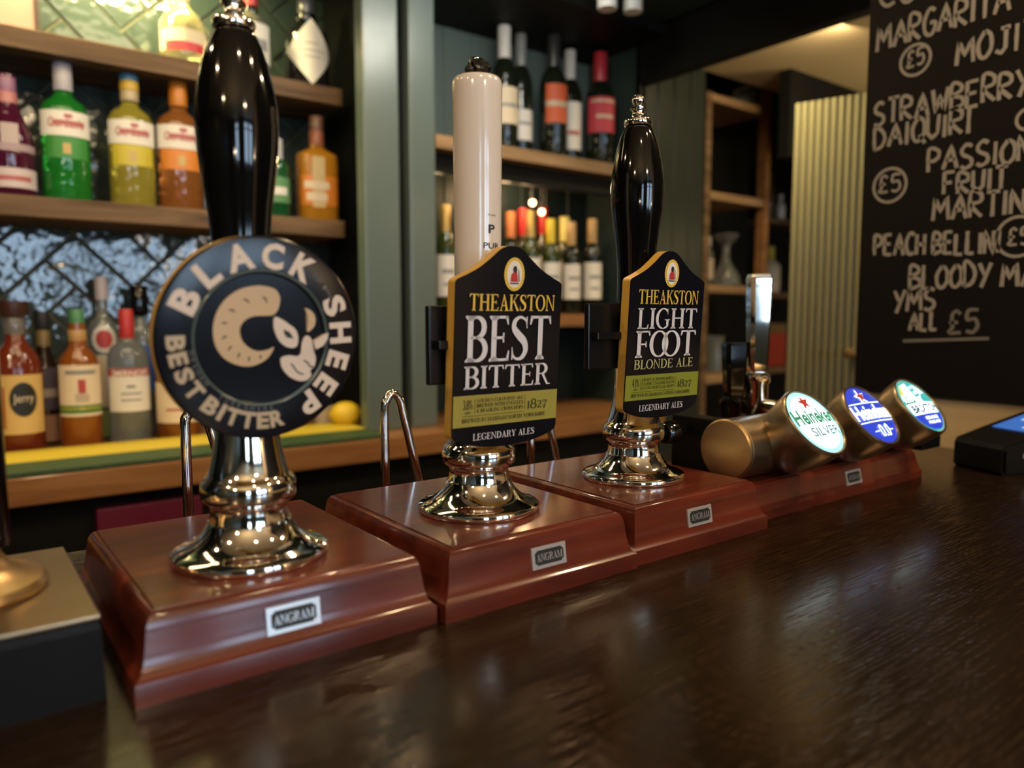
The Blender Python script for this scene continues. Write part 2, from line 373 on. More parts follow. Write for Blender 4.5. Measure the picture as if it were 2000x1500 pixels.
G['G'] = (0.90, arc(0.46, 0.5, 0.38, 0.48, 48, 318, 0.05, T, 30) + [('p', [(0.70, 0.98), (0.745, 0.98), (0.745, 0.70), (0.72, 0.70)]), ('p', [(0.66, 0.10), (0.80, 0.14), (0.80, 0.44), (0.66, 0.44)]), ('p', [(0.56, 0.42), (0.88, 0.42), (0.88, 0.46), (0.56, 0.46)])])
G['U'] = (0.88, stem(0.18, a=0.3, bot=False) + stem(0.72, a=0.3, bot=False, w=0.07) + arc(0.445, 0.32, 0.275, 0.29, 180, 360, 0.06, 0.11))
G['V'] = (0.86, [('p', [(0.06, 1), (0.25, 1), (0.48, 0.0), (0.41, 0)]), ('p', [(0.66, 1), (0.73, 1), (0.48, 0), (0.42, 0.05)]), ('p', [(0.0, 0.96), (0.34, 0.96), (0.34, 1), (0.0, 1)]), ('p', [(0.55, 0.96), (0.84, 0.96), (0.84, 1), (0.55, 1)])])
G['W'] = (1.18, [('p', [(0.06, 1), (0.24, 1), (0.44, 0), (0.37, 0)]), ('p', [(0.56, 0.9), (0.62, 0.9), (0.44, 0), (0.38, 0.05)]), ('p', [(0.46, 1), (0.64, 1), (0.86, 0), (0.79, 0)]), ('p', [(1.0, 1), (1.06, 1), (0.86, 0), (0.8, 0.05)]), ('p', [(0.0, 0.96), (0.7, 0.96), (0.7, 1), (0.0, 1)]), ('p', [(0.9, 0.96), (1.16, 0.96), (1.16, 1), (0.9, 1)])])
G['Y'] = (0.82, stem(0.41, b=0.46, top=False) + [('p', [(0.06, 1), (0.25, 1), (0.48, 0.44), (0.34, 0.44)]), ('p', [(0.66, 1), (0.73, 1), (0.49, 0.44), (0.42, 0.44)]), ('p', [(0.0, 0.96), (0.34, 0.96), (0.34, 1), (0.0, 1)]), ('p', [(0.55, 0.96), (0.84, 0.96), (0.84, 1), (0.55, 1)])])
G['1'] = (0.42, stem(0.22, top=False, w=0.13) + [('p', [(0.06, 0.86), (0.16, 0.86), (0.285, 1.0), (0.22, 1.0)])])
G['8'] = (0.62, arc(0.31, 0.74, 0.20, 0.23, 0, 360, 0.06, 0.11, 28) + arc(0.31, 0.27, 0.25, 0.25, 0, 360, 0.06, 0.13, 28))
G['2'] = (0.62, rb([(0.08, 0.76), (0.16, 0.93), (0.34, 0.96), (0.50, 0.82), (0.46, 0.58), (0.26, 0.28), (0.08, 0.06)], [0.10, 0.08, 0.08, 0.13, 0.12, 0.08, 0.05]) + hbar(0.06, 0.54, 0.055, 0.11, end='up', d=0.2))
G['7'] = (0.60, hbar(0.06, 0.56, 0.95, 0.10) + rb([(0.53, 0.94), (0.38, 0.6), (0.28, 0.3), (0.24, 0.0)], [0.06, 0.08, 0.12, 0.14]) + [('p', [(0.06, 0.9), (0.10, 0.9), (0.08, 0.74), (0.05, 0.74)])])
G['3'] = (0.60, rb([(0.09, 0.80), (0.20, 0.95), (0.38, 0.94), (0.47, 0.78), (0.38, 0.60), (0.22, 0.53)], [0.09, 0.06, 0.08, 0.12, 0.08, 0.05]) + rb([(0.22, 0.54), (0.42, 0.47), (0.51, 0.27), (0.38, 0.07), (0.20, 0.03), (0.07, 0.16)], [0.05, 0.09, 0.13, 0.09, 0.06, 0.09]))
G['4'] = (0.62, [('p', [(0.34, 0.0), (0.47, 0.0), (0.47, 1.0), (0.34, 1.0)]), ('p', [(0.03, 0.28), (0.60, 0.28), (0.60, 0.36), (0.03, 0.36)]), ('p', [(0.03, 0.30), (0.10, 0.30), (0.45, 0.96), (0.40, 1.0)])])
G['.'] = (0.24, [('p', [(0.06, 0), (0.18, 0), (0.18, 0.12), (0.06, 0.12)])])
G['%'] = (0.80, arc(0.20, 0.75, 0.14, 0.2, 0, 360, 0.05, 0.09, 20) + arc(0.60, 0.25, 0.14, 0.2, 0, 360, 0.05, 0.09, 20) + [('p', [(0.14, 0), (0.20, 0), (0.66, 1), (0.60, 1)])])
G['-'] = (0.40, [('p', [(0.06, 0.40), (0.34, 0.40), (0.34, 0.50), (0.06, 0.50)])])
G['&'] = (0.88, arc(0.38, 0.76, 0.18, 0.20, 0, 360, 0.05, 0.10, 24) + arc(0.34, 0.26, 0.26, 0.24, 60, 330, 0.06, 0.13, 24) + [('p', [(0.22, 0.66), (0.34, 0.70), (0.82, 0.0), (0.66, 0.0)])])
G[' '] = (0.36, [])
def serif(bm, s, x0, x1, y0, y1, M, z=0.0, mi=0, gap=0.03, over=None):
    """Serif capitals fitted into the rectangle x0..x1, y0..y1 of frame M. over: kern for the k-th letter, scale per letter."""
    pos = []; x = 0.0
    for k, ch in enumerate(s):
        kern, sy, dy = (over or {}).get(k, (0, 1.0, 0.0))
        x += kern; pos.append((x, ch, sy, dy)); x += G[ch][0]*(sy if sy != 1.0 else 1.0)+gap
    W = x-gap; sx = (x1-x0)/W; hy = y1-y0
    for (px, ch, sy, dy) in pos:
        for it in G[ch][1]:
            fx = lambda p: (x0+(px+p[0]*sy)*sx, y0+(p[1]*sy+dy)*hy)
            if it[0] == 'p': poly(bm, [fx(p) for p in it[1]], M, z, mi)
            else:
                # ribbons are widened in glyph space, then scaled
                pts, ws = it[1], it[2]; n = len(pts); Lq = []; Rq = []
                for i, p in enumerate(pts):
                    a = pts[max(i-1, 0)]; b = pts[min(i+1, n-1)]
                    if (pts[0][0]-pts[-1][0])**2+(pts[0][1]-pts[-1][1])**2 < 1e-8 and i in (0, n-1): a, b = pts[-2], pts[1]
                    dx, dy2 = b[0]-a[0], b[1]-a[1]; l = math.hypot(dx, dy2) or 1e-9; wI = ws[i]/2
                    Lq.append(fx((p[0]-dy2/l*wI, p[1]+dx/l*wI))); Rq.append(fx((p[0]+dy2/l*wI, p[1]-dx/l*wI)))
                Lv = [bm.verts.new(M @ Vector((*q, z))) for q in Lq]; Rv = [bm.verts.new(M @ Vector((*q, z))) for q in Rq]
                for i in range(n-1): bm.faces.new((Rv[i], Rv[i+1], Lv[i+1], Lv[i])).material_index = mi

# ---------------------------------------------------------------- the setting
def slab(name, x0, x1, y0, y1, z0, z1, m, bev=0.0):
    bm = bmesh.new(); box(bm, x0, x1, y0, y1, z0, z1, 0, bev); return struct(finish(bm, name, m))
slab('floor', -3.0, 4.2, -3.8, 2.9, -1.10, -1.05, M_FLOORM)
slab('ceiling', -3.0, 4.2, -3.8, 2.9, 1.34, 1.40, M_BEIGE)
slab('wall_left', -3.05, -3.0, -3.8, 2.9, -1.05, 1.34, M_GREEN)
slab('wall_far', -3.0, 4.2, 2.80, 2.85, -1.05, 1.34, M_BLACKW)
slab('wall_end', 4.15, 4.2, -3.8, 2.8, -1.05, 1.34, M_BEIGE)
# customer side wall with three daylight windows
bm = bmesh.new()
WINS = ((-1.7, -1.0), (0.20, 0.95), (1.15, 1.90)); wz0, wz1 = 0.10, 1.22
edges = [-3.0] + [e for w_ in WINS for e in w_] + [4.2]
for i in range(0, len(edges), 2): box(bm, edges[i], edges[i+1], -3.85, -3.75, -1.05, 1.34)
for a, b in WINS:
    box(bm, a, b, -3.85, -3.75, -1.05, wz0); box(bm, a, b, -3.85, -3.75, wz1, 1.34)
struct(finish(bm, 'wall_front', M_GREEN))
M_DAY = emit('daylit window pane', (0.55, 0.76, 1.0), 10.5)
for i, (a, b) in enumerate(WINS):
    bm = bmesh.new()
    for t in (a, (a+b)/2, b): box(bm, t-0.025, t+0.025, -3.84, -3.74, wz0, wz1)
    for t in (wz0, wz0+0.9, wz1): box(bm, a, b, -3.84, -3.74, t-0.025, t+0.025)
    wf = struct(finish(bm, f'window_{i+1}', M_GREENP))
    bm = bmesh.new(); box(bm, a, b, -3.835, -3.825, wz0, wz1); finish(bm, 'pane', M_DAY, wf)

# dark canopy ceiling over the servery and its fascia boards
slab('trim_canopy', -3.0, 1.67, 0.75, 2.0, 1.03, 1.06, M_GREEN)
slab('trim_fascia', 0.985, 1.69, 1.50, 1.83, 1.002, 1.03, M_BLACKW)
slab('trim_beam', 1.69, 1.73, 0.30, 1.60, 0.890, 1.06, M_BLACKW)
slab('trim_niche_header', -3.0, 0.80, 1.66, 1.70, 0.99, 1.03, M_BLACKW)

# herringbone tiled wall of the spirits niche
def tile_wall():
    bm = bmesh.new(); x0, x1, z0, z1, y = -1.2, 0.88, -0.065, 1.03, 1.95
    Wd, m_ = 0.082, 3; g = 0.0045; c = math.sqrt(0.5)
    box(bm, x0, x1, y+0.003, y+0.05, z0, z1, 1)
    for a in range(-60, 60):
        for b in range(-25, 25):
            ox, oy = a+b*m_, a-b*m_
            for (p0, p1, q0, q1) in ((0, m_, 0, 1), (m_, m_+1, 1-m_, 1)):
                cx, cy = ox+(p0+p1)/2, oy+(q0+q1)/2
                X = (cx-cy)*c*Wd+0.08; Z = (cx+cy)*c*Wd+0.33
                if not (x0-0.1 < X < x1+0.1 and z0-0.1 < Z < z1+0.1): continue
                hw, hh = (p1-p0)*Wd/2-g/2, (q1-q0)*Wd/2-g/2
                tx, tz = random.uniform(-.03, .03), random.uniform(-.03, .03)
                ring = []
                for (ins, dep) in ((0.0, 0.004), (0.0, -0.002), (0.003, -0.0045)):
                    vs = []
                    for (sx, sy) in ((-1, -1), (1, -1), (1, 1), (-1, 1)):
                        lx, ly = sx*(hw-ins), sy*(hh-ins)
                        wx, wz = (lx-ly)*c, (lx+ly)*c
                        vs.append(bm.verts.new((X+wx, y+dep+tx*wx+tz*wz, Z+wz)))
                    ring.append(vs)
                for A, B in zip(ring, ring[1:]):
                    for k in range(4): bm.faces.new((A[k], A[(k+1) % 4], B[(k+1) % 4], B[k]))
                bm.faces.new(ring[-1])
    for co, no in (((x0, 0, 0), (-1, 0, 0)), ((x1, 0, 0), (1, 0, 0)), ((0, 0, z0), (0, 0, -1)), ((0, 0, z1), (0, 0, 1))):
        bmesh.ops.bisect_plane(bm, geom=bm.verts[:]+bm.edges[:]+bm.faces[:], plane_co=co, plane_no=no, clear_outer=True)
    bmesh.ops.recalc_face_normals(bm, faces=bm.faces)
    return struct(finish(bm, 'wall_back', [M_TILE, M_GROUT]))
tile_wall()

def boards(name, x0, x1, y, z0, z1, pitch, m, M=None):
    """Tongue-and-groove boarding facing -y (local), boards of the given pitch with V grooves, 18 mm thick."""
    bm = bmesh.new(); prof = []; x = x0
    while x < x1-1e-6:
        e = min(x+pitch, x1)
        prof += [(x, y+0.005), (x+0.004, y), (e-0.004, y)]; x = e
    prof.append((x1, y+0.005))
    pts = prof + [(x1, y+0.02), (x0, y+0.02)]
    T_ = M or Matrix.Identity(4)
    a = [bm.verts.new(T_ @ Vector((p[0], p[1], z0))) for p in pts]; b = [bm.verts.new(T_ @ Vector((p[0], p[1], z1))) for p in pts]
    n = len(pts)
    for k in range(n): bm.faces.new((a[k], a[(k+1) % n], b[(k+1) % n], b[k]))
    f1 = bm.faces.new(b); f2 = bm.faces.new(list(reversed(a))); bmesh.ops.triangulate(bm, faces=[f1, f2])
    bmesh.ops.recalc_face_normals(bm, faces=bm.faces)
    return struct(finish(bm, name, m))
boards('wall_alcove', 0.97, 1.72, 1.83, 0.60, 1.03, 0.092, M_GREENP)
boards('wall_alcove_lower', 0.97, 1.72, 1.83, -0.065, 0.60, 0.092, mat('dark teal paint', (0.012, 0.022, 0.022), 0.4, spec=0.3))
boards('wall_panel', 1.70, 2.00, 1.60, -1.05, 1.03, 0.075, M_DGREEN)
slab('trim_alcove_side', 1.70, 1.72, 1.60, 1.83, -0.065, 1.03, M_GREEN)
# posts between the niche and the wine alcove
zb = -0.065
slab('trim_1', 0.795, 0.886, 1.60, 1.64, zb, 1.03, M_GREENP, 0.004)
slab('trim_2', 0.914, 0.985, 1.60, 1.64, zb, 1.03, M_GREENP, 0.004)
slab('trim_3', 0.855, 0.970, 1.64, 1.95, zb, 1.03, M_BLACKW)
# wall at the end of the bar (chalkboard above, beige below)
BX = 1.27
slab('wall_right', BX, BX+0.10, -1.6, 0.675, -1.05, 1.34, M_BEIGE)
# room beyond the bar
slab('wall_passage', 2.19, 4.15, 1.42, 1.46, 0.715, 1.34, M_BLACKW)
slab('trim_passage_ceiling', 1.73, 4.15, -0.4, 1.60, 0.985, 1.02, M_BEIGE)
slab('wall_recess_back', 1.98, 2.60, 1.86, 1.90, -1.05, 1.34, M_BLACKW)
slab('wall_passage_end', 2.60, 4.15, 2.05, 2.10, -1.05, 1.34, M_BLACKW)
# olive boarded door standing ajar
dR = ATX(1703, 500, 1.66); dirv = Vector((-0.302, 0.953, 0))
dl = 0.0
for k in range(1, 1500):
    q = dR + dirv*(k*0.001); r_ = q-CAMP
    if 1000+1470*r_.dot(RV)/r_.dot(FV) < 1546: dl = k*0.001; break
DM = Matrix.Translation((dR.x, dR.y, 0)) @ Matrix.Rotation(math.atan2(dirv.y, dirv.x), 4, 'Z')
dz = CH + 0.210 + 0.0
dtop = ATX(1703, 184, 1.66).z
door = None
bm = bmesh.new(); n_b = 11; pw = (dl)/n_b
for k in range(n_b):
    # rounded boards with deep grooves; the boarded side faces +y of the door frame (towards the bar)
    a0, a1 = k*pw, (k+1)*pw; pts = []
    for j in range(9):
        t = j/8; pts.append((a0+(a1-a0)*t, 0.010+0.008*math.sin(PI*t)**0.6))
    pts = [(a0, -0.012)] + [(a1, -0.012)] + list(reversed(pts))
    va = [bm.verts.new(DM @ Vector((p[0], p[1], -1.05))) for p in pts]; vb = [bm.verts.new(DM @ Vector((p[0], p[1], dtop))) for p in pts]
    n = len(pts)
    for i in range(n): bm.faces.new((va[i], va[(i+1) % n], vb[(i+1) % n], vb[i]))
    f = bm.faces.new(vb); bmesh.ops.triangulate(bm, faces=[f])
door = struct(finish(bm, 'door_1', M_OLIVEW, smooth=40))
bm = bmesh.new(); kp = DM @ Vector((0.03, 0.02, 0)); kz = ATX(1680, 690, kp.x).z
lathe(bm, [(0, 0), (0.006, 0), (0.006, 0.012), (0.012, 0.016), (0.013, 0.022), (0.009, 0.028), (0, 0.029)], seg=20, M=Matrix.Translation((kp.x, kp.y, kz)) @ Matrix.Rotation(math.atan2(dirv.y, dirv.x), 4, 'Z') @ Matrix.Rotation(-PI/2, 4, 'X'))
finish(bm, 'door_knob', M_BRASS, smooth=50)
ko = bpy.data.objects['door_knob']; ko.parent = door

# bar counter
bm = bmesh.new(); box(bm, -1.6, BX-0.002, -0.16, 0.76, -0.045, 0.0, 0, 0.003)
bar = tag(finish(bm, 'bar_counter', M_BAR), 'dark stained oak bar top with open grain carrying the hand pumps', 'bar top')
bm = bmesh.new(); box(bm, -1.55, BX-0.006, -0.08, -0.04, -1.05, -0.045); box(bm, -1.55, BX-0.006, 0.64, 0.68, -1.05, -0.045)
finish(bm, 'bar_body', M_GREEN, bar)

# ---------------------------------------------------------------- hand pumps
BASE_PROF = [(0.0145, 0.0), (0.0145, 0.0112), (0.0141, 0.0128), (0.0124, 0.0140), (0.0103, 0.0166), (0.0089, 0.0205), (0.0079, 0.0255), (0.0071, 0.0315), (0.0065, 0.0370), (0.0057, 0.0415), (0.0043, 0.0448), (0.0026, 0.0466), (0.0010, 0.0472), (0.0006, 0.0466), (0.0, 0.0480)]
def moulded(bm, x0, x1, y0, y1, prof, z=0.0, mi=0):
    loops = []
    for (o, h) in prof: loops.append([bm.verts.new((a, b, z+h)) for a, b in ((x0-o, y0-o), (x1+o, y0-o), (x1+o, y1+o), (x0-o, y1+o))])
    for A, B in zip(loops, loops[1:]):
        for k in range(4): bm.faces.new((A[k], A[(k+1) % 4], B[(k+1) % 4], B[k])).material_index = mi
    bm.faces.new(loops[-1]).material_index = mi; bm.faces.new(list(reversed(loops[0]))).material_index = mi
def nameplate(parent, cx, yc, zc, w_, h_, tilt):
    M = frame((cx, yc, zc), (1, 0, 0), (0, math.sin(tilt), math.cos(tilt)))
    bm = bmesh.new()
    prism(bm, [(-w_/2, -h_/2), (w_/2, -h_/2), (w_/2, h_/2), (-w_/2, h_/2)], M, -0.001, 0.0008, 0)
    a, b, n_ = w_*0.42, h_*0.34, h_*0.12
    poly(bm, [(-a+n_, -b), (a-n_, -b), (a-n_, -b+n_*.6), (a, -b+n_*.6+0.0005), (a, b-n_), (a-n_, b-n_*.4), (a-n_, b), (-a+n_, b), (-a+n_, b-n_*.4), (-a, b-n_), (-a, -b+n_), (-a+n_, -b+n_*.4)], M, 0.0010, 1)
    serif(bm, 'ANGRAM', -a*0.90, a*0.90, -b*0.50, b*0.50, M, 0.0012, 0, gap=0.02)
    return finish(bm, 'nameplate', [M_STEEL, M_INK], parent)
BODY = [(0.0, 0.0481), (0.0497, 0.0481), (0.0507, 0.0494), (0.0510, 0.0515), (0.0503, 0.0535), (0.0480, 0.0550), (0.0440, 0.0562), (0.0395, 0.0580), (0.0345, 0.0612), (0.0305, 0.0660), (0.0280, 0.0705), (0.0272, 0.0728), (0.0258, 0.0736), (0.0254, 0.0760), (0.0250, 0.0795), (0.0248, 0.0825), (0.0256, 0.0848), (0.0276, 0.0862), (0.0298, 0.0878), (0.0307, 0.0905), (0.0309, 0.0950), (0.0304, 0.0990), (0.0290, 0.1018), (0.0270, 0.1032), (0.0260, 0.1050), (0.0248, 0.1090), (0.0230, 0.1160), (0.0212, 0.1260), (0.0200, 0.1380), (0.0196, 0.1520), (0.0197, 0.1630), (0.0207, 0.1636), (0.0211, 0.1660), (0.0207, 0.1685), (0.0190, 0.1692), (0, 0.1695)]
HANDLE = [(0.0, 0.1695), (0.0180, 0.1695), (0.0187, 0.190), (0.0186, 0.215), (0.0180, 0.240), (0.0183, 0.2575), (0.0201, 0.278), (0.0228, 0.297), (0.0249, 0.313), (0.0258, 0.329), (0.0253, 0.343), (0.0234, 0.356), (0.0203, 0.370), (0.0170, 0.3805), (0.0140, 0.387), (0.0118, 0.3905), (0, 0.3905)]
FERR = [(0.0, 0.3905), (0.0126, 0.3905), (0.0134, 0.3917), (0.0134, 0.3955), (0.0127, 0.3968), (0.0098, 0.3975), (0.0082, 0.3985), (0.0062, 0.4005), (0.0056, 0.4035), (0.0062, 0.4055), (0.0076, 0.4064), (0.0077, 0.4078), (0.0060, 0.4088), (0.0045, 0.4096), (0.0052, 0.4112), (0.0062, 0.4140), (0.0060, 0.4165), (0.0048, 0.4190), (0.0025, 0.4205), (0, 0.4209)]

def hook(root, px):
    bm = bmesh.new(); y = 0.69; x0 = px+0.006
    P = [(x0, y, 0.0), (x0, y, 0.05), (x0, y, 0.112), (x0+0.002, y, 0.122), (x0+0.007, y, 0.1285), (x0+0.013, y, 0.128), (x0+0.018, y, 0.121), (x0+0.0215, y, 0.108), (x0+0.041, y, 0.028), (x0+0.046, y, 0.004)]
    tube(bm, spline(P, 5), 0.0045, 12)
    return finish(bm, 'swan_neck_spout', M_CHROME, root, 60)

PUMPS = [(0.1613, 0.5043, 0.167, 0.0035), (0.3550, 0.5120, 0.3585, -0.002), (0.5480, 0.5187, 0.5470, 0.002)]
def pump(i, label):
    px, py, bx, dy = PUMPS[i]
    root = thing('hand_pump', label, 'hand pump', (bx, 0.535, 0.0), 'hand pumps on wooden mounts along the bar')
    bm = bmesh.new(); moulded(bm, bx-0.0795, bx+0.0795, 0.438+dy, 0.631, BASE_PROF)
    base = finish(bm, 'wooden_mount', M_MAHOG, root)
    base.data.polygons.foreach_set('use_smooth', [True]*len(base.data.polygons)); base.data.set_sharp_from_angle(angle=math.radians(38))
    cxp = (0.163, 0.3610, 0.5440)[i]
    nameplate(base, cxp, 0.438+dy-0.0082, 0.0275, 0.0335, 0.0165, math.radians(8))
    bm = bmesh.new(); lathe(bm, BODY, px, py, 64); finish(bm, 'chrome_body', M_CHROME, root, 35)
    if i != 1:
        bm = bmesh.new(); lathe(bm, HANDLE, px, py, 64); hd = finish(bm, 'handle', M_BLACK, root, 60)
        bm = bmesh.new(); lathe(bm, FERR, px, py, 40); finish(bm, 'finial', M_CHROME, hd, 35)
    else:
        bm = bmesh.new(); lathe(bm, [(0, 0.1695), (0.0186, 0.1695), (0.0200, 0.385), (0.0202, 0.392), (0.0198, 0.3955), (0.0185, 0.3978), (0.016, 0.3985), (0, 0.3985)], px, py, 64)
        hd = finish(bm, 'handle', M_IVORY, root, 50); hd['label'] = 'plain ivory ceramic sleeve handle'
        # printed letters facing the customer
        bm = bmesh.new(); R_ = 0.0194
        def wrap(a, z): t = a/R_; return (R_*1.006*math.sin(t), -R_*1.006*math.cos(t), z)
        I4 = Matrix.Translation((px, py, 0))
        def wrapM(s, a0, a1, z0, z1, bold):
            sans(bm, s, a0, a1, z0, z1, I4, 0, 0, bold, warp=lambda a, z: wrap(a, z))
        wrapM('P', -0.0030, 0.0030, 0.2745, 0.2815, 0.03)
        wrapM('PUB', -0.0072, 0.0072, 0.2625, 0.2672, 0.01)
        wrapM('THE', -0.0040, 0.0040, 0.2880, 0.2896, 0.0)
        finish(bm, 'lettering', M_INK, hd)
        bm = bmesh.new(); random.seed(3)
        bmesh.ops.create_icosphere(bm, subdivisions=3, radius=1.0)
        for v in bm.verts:
            k = 1+0.25*math.sin(5*v.co.x+3*v.co.z)*math.cos(4*v.co.y-2*v.co.z)+random.uniform(-.10, .10)
            v.co = Vector((px+v.co.x*0.0095*k, py+v.co.y*0.0095*k, 0.4035+v.co.z*0.0085*k+(0.003 if v.co.z > 0.7 and v.co.x < 0.2 else 0)))
        finish(bm, 'crumpled_plug', M_BLKPL, hd)['label'] = 'crumpled black plastic stuffed in the open top'
    hook(root, px)
    return root
def bracket(root, px, py, yb, uL, vT, vB):
    x0 = AT(uL, (vT+vB)/2, yb).x; z1 = AT(uL+15, vT, yb).z; z0 = AT(uL+15, vB, yb).z
    bm = bmesh.new()
    box(bm, x0, px+0.016, yb-0.002, yb+0.004, z0, z1, 0, 0.0015)
    box(bm, x0+0.004, px+0.010, yb-0.010, yb-0.002, (z0+z1)/2-0.003, (z0+z1)/2+0.004, 0, 0.001)
    lathe(bm, [(0.0184, z0+0.01), (0.0215, z0+0.01), (0.0215, z1-0.01), (0.0184, z1-0.01)], px, py, 40)
    box(bm, px-0.012, px+0.012, yb, py-0.016, z0+0.012, z1-0.012, 0, 0.001)
    return finish(bm, 'clip_bracket', M_BLKPL, root)

P1 = pump(0, 'left hand pump with round black ram head clip and black handle')
P2 = pump(1, 'middle hand pump with ivory sleeve handle and best bitter clip')
P3 = pump(2, 'right hand pump with black handle, chrome ball finial and blonde ale clip')

TILT = math.radians(3.5)
def clip_frame(cx, cy, cz): return frame((cx, cy, cz), (math.cos(0.07), -math.sin(0.07)*-1*0+0.0, 0), (0, -math.sin(TILT), math.cos(TILT)))
OUT = [(0, 0.0782), (0.006, 0.0776), (0.012, 0.0748), (0.020, 0.0684), (0.030, 0.0613), (0.040, 0.0562), (0.0470, 0.0532), (0.0500, 0.0517), (0.0513, 0.0500), (0.0515, 0.0478), (0.0515, 0.0455), (0.0515, 0.0435), (0.0515, -0.0605), (0.0515, -0.0625), (0.0514, -0.0645), (0.0507, -0.0670), (0.0470, -0.0700), (0.035, -0.0739), (0.02, -0.0766), (0, -0.0778)]
def shield_outline(k=0.0):
    k_ = OUT.index((0.0515, 0.0435)); pts = spline(OUT[:k_+1], 3) + spline(OUT[k_+1:], 3)
    full = [(-x, y) for x, y in reversed(pts)][:-1] + pts
    full = full[:-1] if abs(full[0][0]-full[-1][0]) < 1e-6 else full
    s = 1-k
    full = [(x*s, y*s) for x, y in full]
    # orientation counter-clockwise
    A = sum(a[0]*b[1]-b[0]*a[1] for a, b in zip(full, full[1:]+full[:1]))
    return full if A > 0 else list(reversed(full))
def emblem(bm, cx, cy, M, rx, ry):
    ellipse(bm, cx, cy, rx, ry, M, 0.0012, 0); ellipse(bm, cx, cy, rx*0.72, ry*0.80, M, 0.0013, 1)
    n = 30
    for k in range(n):
        a = 2*PI*k/n; ellipse(bm, cx+rx*0.86*math.cos(a), cy+ry*0.90*math.sin(a), rx*0.035, ry*0.03, M, 0.0014, 4, 6)
    q = lambda L: [(cx+x*rx, cy+y*ry) for x, y in L]
    poly(bm, q([(-.40, -.45), (.34, -.45), (.28, -.05), (.22, .12), (-.14, .12), (-.36, -.05)]), M, 0.0015, 2)
    poly(bm, q([(-.10, .10), (.16, .10), (.24, .30), (.12, .50), (-.12, .48), (-.20, .28)]), M, 0.0016, 3)
    poly(bm, q([(.40, -.45), (.50, -.40), (.42, .25), (.34, .25)]), M, 0.0015, 3)
    poly(bm, q([(-.50, -.50), (.50, -.50), (.40, -.58), (-.40, -.58)]), M, 0.0015, 3)
def shield(root, cx, cy, cz, olive, lines, bracket_args, px, py):
    M = clip_frame(cx, cy, cz)
    bm = bmesh.new(); o1 = shield_outline(); prism(bm, o1, M, -0.0095, 0.0, 0, 1)
    poly(bm, shield_outline(0.012), M, 0.0004, 0)
    clip = finish(bm, 'pump_clip', [M_FACE, M_GOLD], root)
    bm = bmesh.new(); b1, b0 = lines['band']; h = 0.0508
    poly(bm, [(-h, b0), (h, b0), (h, b1), (-h, b1)], M, 0.0008, 0)
    finish(bm, 'colour_band', olive, clip)
    bm = bmesh.new()
    for (s, x0, x1, y0, y1, mi, kw) in lines['text']: serif(bm, s, x0, x1, y0, y1, M, 0.0013, mi, **kw)
    for (x0, x1, y0, y1) in lines['rules']: rect(bm, x0, x1, y0, y1, M, 0.0012, 3)
    finish(bm, 'lettering', [M_YEL, M_WHT, M_PALEG, M_INK], clip)
    bm = bmesh.new(); emblem(bm, 0.002, lines['em'], M, 0.0098, 0.0128)
    finish(bm, 'oval_emblem', [M_YEL, M_PAPER, M_RED, M_INK, M_INK], clip)
    bracket(root, px, py, *bracket_args)

D1827 = {1: (0.02, 1.30, -0.03), 2: (0.02, 1.0, 0.0), 3: (0.02, 1.15, -0.15)}
c2z = 0.1843
Lz = lambda z: z-c2z
shield(P2, 0.3535, 0.4680, c2z, M_OLIVE, dict(
    band=(Lz(0.1492), Lz(0.1250)), em=Lz(0.2412),
    text=[('THEAKSTON', -0.0392, 0.0440, Lz(0.2132), Lz(0.2258), 0, {}),
          ('BEST', -0.0425, 0.0412, Lz(0.1745), Lz(0.2094), 1, dict(gap=0.0)),
          ('BITTER', -0.0425, 0.0418, Lz(0.1540), Lz(0.1715), 1, {}),
          ('1827', 0.0190, 0.0405, Lz(0.1352), Lz(0.1412), 3, dict(gap=0.0, over=D1827)),
          ('3.8%', -0.0425, -0.0335, Lz(0.1385), Lz(0.1460), 3, dict(gap=0.0)),
          ('ABV', -0.0410, -0.0345, Lz(0.1350), Lz(0.1368), 3, {}),
          ('GOLDEN-COLOURED ALE', -0.0298, 0.0152, Lz(0.1436), Lz(0.1462), 3, {}),
          ('BREWED WITH FUGGLES', -0.0298, 0.0152, Lz(0.1396), Lz(0.1424), 3, {}),
          ('& BRAMLING CROSS HOPS', -0.0298, 0.0152, Lz(0.1357), Lz(0.1384), 3, {}),
          ('BREWED IN MASHAM NORTH YORKSHIRE', -0.0430, 0.0388, Lz(0.1284), Lz(0.1315), 3, {}),
          ('LEGENDARY ALES', -0.0325, 0.0280, Lz(0.1140), Lz(0.1192), 1, {})],
    rules=[(-0.0425, 0.0160, Lz(0.1331), Lz(0.1334)), (-0.0315, -0.0312, Lz(0.1350), Lz(0.1465)), (0.0168, 0.0171, Lz(0.1350), Lz(0.1465))]),
    (0.4850, 835, 597, 752), PUMPS[1][0], PUMPS[1][1])
c3z = 0.1905
Lz = lambda z: z-c3z
